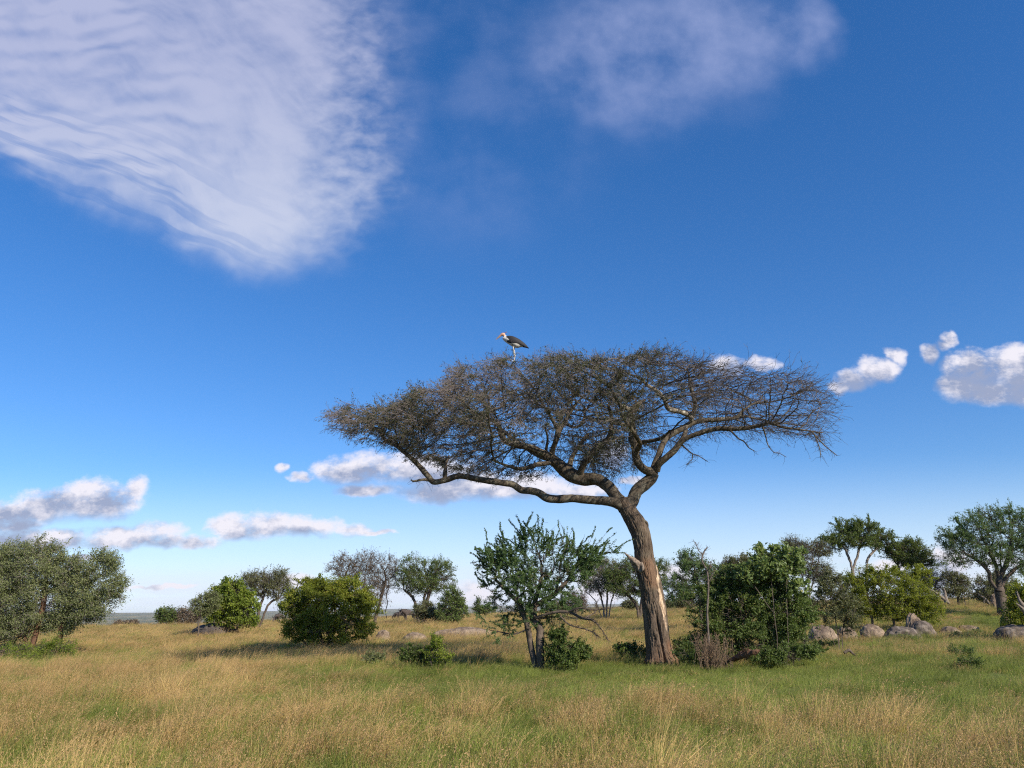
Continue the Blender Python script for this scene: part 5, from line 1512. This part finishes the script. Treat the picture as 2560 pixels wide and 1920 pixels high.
plant('leafy_thicket', 'big tangled leafy thicket with drooping pale leaves on top right of the tall trunk', 'bush', 31.6,
      [[(1850, 1650), (1840, 1600), (1820, 1540)], [(1890, 1650), (1900, 1580), (1910, 1500), (1920, 1440)], [(1960, 1650), (1970, 1590), (1980, 1520)], [(1780, 1650), (1770, 1590), (1760, 1540)], [(2000, 1650), (2010, 1600), (2015, 1560)], [(1925, 1650), (1940, 1540), (1950, 1420)]],
      [(1790, 1545, 62, 56), (1860, 1535, 90, 70), (1940, 1535, 80, 76), (1900, 1455, 66, 34), (1810, 1475, 48, 34), (1978, 1568, 40, 48), (1850, 1600, 100, 42), (1950, 1610, 80, 36), (1760, 1590, 36, 36), (1980, 1495, 36, 36), (1742, 1525, 24, 30), (1925, 1420, 30, 26)],
      leaf='mid', natt=2600, leaves=105000, lsize=.058, laspect=.6, rbase=.05, tw=2.4, twl=.45, shoots=240, shootl=.75, shell=.34, gap=.42, dmul=.55, clump=.07, kill=.22)
plant('broadleaf_climber', 'pale broad drooping leaves crowning the top of the big leafy thicket', 'climbing plant', 30.6,
      [[(1935, 1560), (1930, 1480), (1925, 1430)], [(1960, 1560), (1965, 1470), (1975, 1420)], [(1900, 1540), (1890, 1470), (1870, 1430)]],
      [(1935, 1385, 14, 26), (1905, 1385, 16, 20), (1960, 1385, 30, 22), (1985, 1410, 18, 34), (1870, 1435, 26, 28), (1930, 1420, 50, 30), (2002, 1440, 10, 34)],
      leaf='broad', natt=420, leaves=3600, lsize=.12, laspect=.62, rbase=.014, tw=1.6, twl=.3, shoots=30, shootl=.4, droop=.05, clump=.07, kill=.17)
plant('leafy_shrub', 'tangle of low green weeds at the foot of the big leafy thicket', 'shrub', 29.4,
      [[(1830, 1665), (1830, 1650)], [(1900, 1665), (1900, 1645)], [(1980, 1665), (1985, 1640)]],
      [(1730, 1640, 30, 20), (1800, 1650, 30, 12), (1905, 1640, 40, 18), (1965, 1642, 44, 18), (2020, 1634, 32, 14)], leaf='mid', natt=500, leaves=17000, lsize=.055, rbase=.012, tw=2.3, twl=.24, shoots=70, shootl=.4, clump=.055, kill=.14)
plant('thin_shrub', 'thin grey-leaved shrub with bare stems in front of the pinkish boulders', 'shrub', 36,
      [[(2098, 1628), (2096, 1590), (2088, 1550), (2080, 1500)], [(2103, 1628), (2108, 1580), (2120, 1530)], [(2094, 1628), (2080, 1590), (2068, 1550)], [(2092, 1548), (2060, 1530), (2045, 1525)]],
      [(2085, 1490, 36, 40), (2110, 1520, 38, 34), (2065, 1520, 34, 34), (2080, 1450, 22, 22), (2125, 1560, 22, 26)], leaf='olive', natt=700, leaves=11000, lsize=.06, rbase=.03, tw=2.4, twl=.4, shoots=60, shootl=.5, clump=.06, kill=.17)
plant('rounded_bush', 'bright green bush sprawling behind the dark boulders on the right', 'bush', 50,
      [[(2180, 1560), (2175, 1510), (2160, 1470)], [(2230, 1560), (2240, 1500), (2260, 1450)], [(2290, 1560), (2300, 1510), (2310, 1480)]],
      [(2160, 1465, 54, 44), (2230, 1480, 74, 54), (2290, 1500, 50, 50), (2150, 1510, 40, 36), (2290, 1440, 28, 26), (2240, 1520, 60, 30), (2325, 1530, 28, 26)],
      leaf='bush', natt=1500, leaves=48000, lsize=.078, rbase=.07, tw=2.4, twl=.5, shoots=110, shootl=.6, shell=.33, dmul=.7, clump=.09, kill=.26)
plant('acacia_tree', 'dark dome-shaped acacia with fanned pale limbs above the right-hand bush', 'tree', 61,
      [[(2132, 1530), (2130, 1440), (2126, 1405), (2110, 1370)], [(2166, 1530), (2166, 1430), (2172, 1395), (2195, 1370)], [(2131, 1430), (2142, 1390), (2150, 1360)]],
      [(2110, 1335, 40, 24), (2155, 1325, 40, 22), (2080, 1355, 36, 20), (2190, 1352, 44, 24), (2140, 1350, 60, 22), (2225, 1368, 30, 16), (2230, 1385, 24, 12), (2070, 1372, 24, 14)],
      leaf='dark', bark='bark_pale', natt=1300, leaves=30000, lsize=.085, laspect=.4, rbase=.12, tw=2.0, twl=.6, shoots=70, shootl=.8, clump=.08, group=TREE_G)
plant('acacia_tree', 'smaller dark acacia right of the dome-shaped one above the bush', 'tree', 61,
      [[(2291, 1530), (2290, 1440), (2288, 1410), (2280, 1390)], [(2262, 1530), (2250, 1430), (2240, 1400)]],
      [(2275, 1372, 30, 18), (2300, 1395, 30, 22), (2250, 1385, 26, 18), (2325, 1412, 14, 8), (2280, 1400, 40, 14)], leaf='dark', natt=700, leaves=14000, lsize=.085, laspect=.4, rbase=.10, tw=2.0, twl=.55, shoots=50, shootl=.7, clump=.08, group=TREE_G)
plant('grey_bush', 'grey withered bush showing behind the right end of the bright bush', 'bush', 58,
      [[(2320, 1530), (2318, 1480)]], [(2325, 1455, 24, 32), (2310, 1490, 28, 30)], leaf='brown', natt=360, leaves=4000, lsize=.07, rbase=.05, tw=3.2, twl=.5, clump=.08)
plant('small_tree', 'small grey-green tree in the gap left of the stout tree', 'tree', 66,
      [[(2397, 1515), (2396, 1485), (2390, 1462)], [(2412, 1515), (2410, 1490)]],
      [(2375, 1445, 24, 16), (2400, 1455, 24, 18), (2385, 1475, 32, 18), (2405, 1485, 20, 16)], leaf='olive', natt=420, leaves=7500, lsize=.085, rbase=.09, tw=2.4, twl=.5, shoots=30, shootl=.6, clump=.08, group=TREE_G)
plant('dark_bush', 'round olive bush behind the stout tree trunk on the right', 'bush', 70,
      [[(2480, 1512), (2480, 1480)]], [(2465, 1470, 34, 26), (2505, 1465, 34, 30), (2480, 1488, 50, 16), (2490, 1440, 24, 14)], leaf='olive', natt=560, leaves=13000, lsize=.10, rbase=.08, tw=2.2, twl=.5, clump=.1)
plant('stout_tree', 'big spreading thorn tree with a stout short trunk on the right', 'tree', 56,
      [[(2502, 1512), (2500, 1480), (2500, 1455), (2506, 1420), (2500, 1380)], [(2500, 1482), (2480, 1455), (2465, 1425), (2440, 1400)], [(2503, 1470), (2530, 1430), (2560, 1410), (2590, 1400)], [(2501, 1450), (2490, 1410), (2470, 1370)], [(2504, 1440), (2520, 1390), (2530, 1350)]],
      [(2470, 1320, 76, 42), (2520, 1305, 66, 38), (2400, 1345, 56, 26), (2440, 1370, 80, 34), (2540, 1360, 80, 46), (2390, 1400, 46, 20), (2590, 1340, 50, 50), (2540, 1420, 50, 22), (2500, 1390, 70, 30)],
      leaf='blue', natt=1900, leaves=46000, lsize=.075, laspect=.4, rbase=.34, tw=2.6, twl=.65, shoots=170, shootl=1.0, clump=.07, kill=.30, shell=.42)
plant('edge_bush', 'dark leafy bush at the right edge above the big dark boulder', 'bush', 40.8,
      [[(2560, 1600), (2560, 1560), (2555, 1520)], [(2590, 1600), (2590, 1540)]],
      [(2560, 1530, 40, 44), (2540, 1560, 30, 30), (2600, 1510, 40, 50), (2550, 1490, 26, 26)], leaf='bush', natt=600, leaves=20000, lsize=.075, rbase=.05, tw=2.2, twl=.4, shoots=50, shootl=.45, clump=.08, kill=.2)
for px, py, D, lf, lab in ((2250, 1592, 43, 'mid', 'low green weeds in front of the mossy boulder'), (2390, 1588, 44, 'dark', 'dark low herb clump below the crumbled rocks'), (2060, 1606, 37, 'mid', 'green weeds beneath the thin grey shrub'),
                           (2440, 1582, 46, 'dark', 'dark low herb clump below the low pale rock'), (925, 1640, 31, 'thorn', 'pale grey-green herb in the grass in front of the round bush'), (2400, 1625, 31, 'mid', 'small green herb clump in the open grass on the right'),
                           (2420, 1655, 27, 'dark', 'dark weed tuft standing in the open grass on the far right')):
    plant('herb_clump', lab, 'herb', D, [[(px, py + 14), (px, py)]], [(px, py + 4, 22, 6), (px + 16, py + 6, 18, 6)], leaf=lf, natt=90, leaves=1500, lsize=.045, rbase=.012, tw=2.2, twl=.22, shoots=25, shootl=.3, clump=.06, kill=.13)


# ------------------------------------------------------------------ the air
def haze():
    S, z0, z1 = 17500.0, -62.0, 75.0
    V = np.array([(x, y, z) for z in (z0, z1) for x, y in ((-S, -S), (S, -S), (S, S), (-S, S))], float)
    Fc = np.array([(0, 3, 2, 1), (4, 5, 6, 7), (0, 1, 5, 4), (1, 2, 6, 5), (2, 3, 7, 6), (3, 0, 4, 7)])
    m = bpy.data.materials.new('haze'); m.use_nodes = True
    t = NT(m.node_tree)
    v = t.n('ShaderNodeVolumePrincipled')
    v.inputs['Color'].default_value = (.70, .77, .93, 1)
    v.inputs['Density'].default_value = HAZE
    out = t.n('ShaderNodeOutputMaterial')
    t.t.links.new(v.outputs[0], out.inputs['Volume'])
    o = mesh_np('haze', V, Fc, m)
    set_tags(o, kind='stuff')


HAZE = 4e-5
haze()
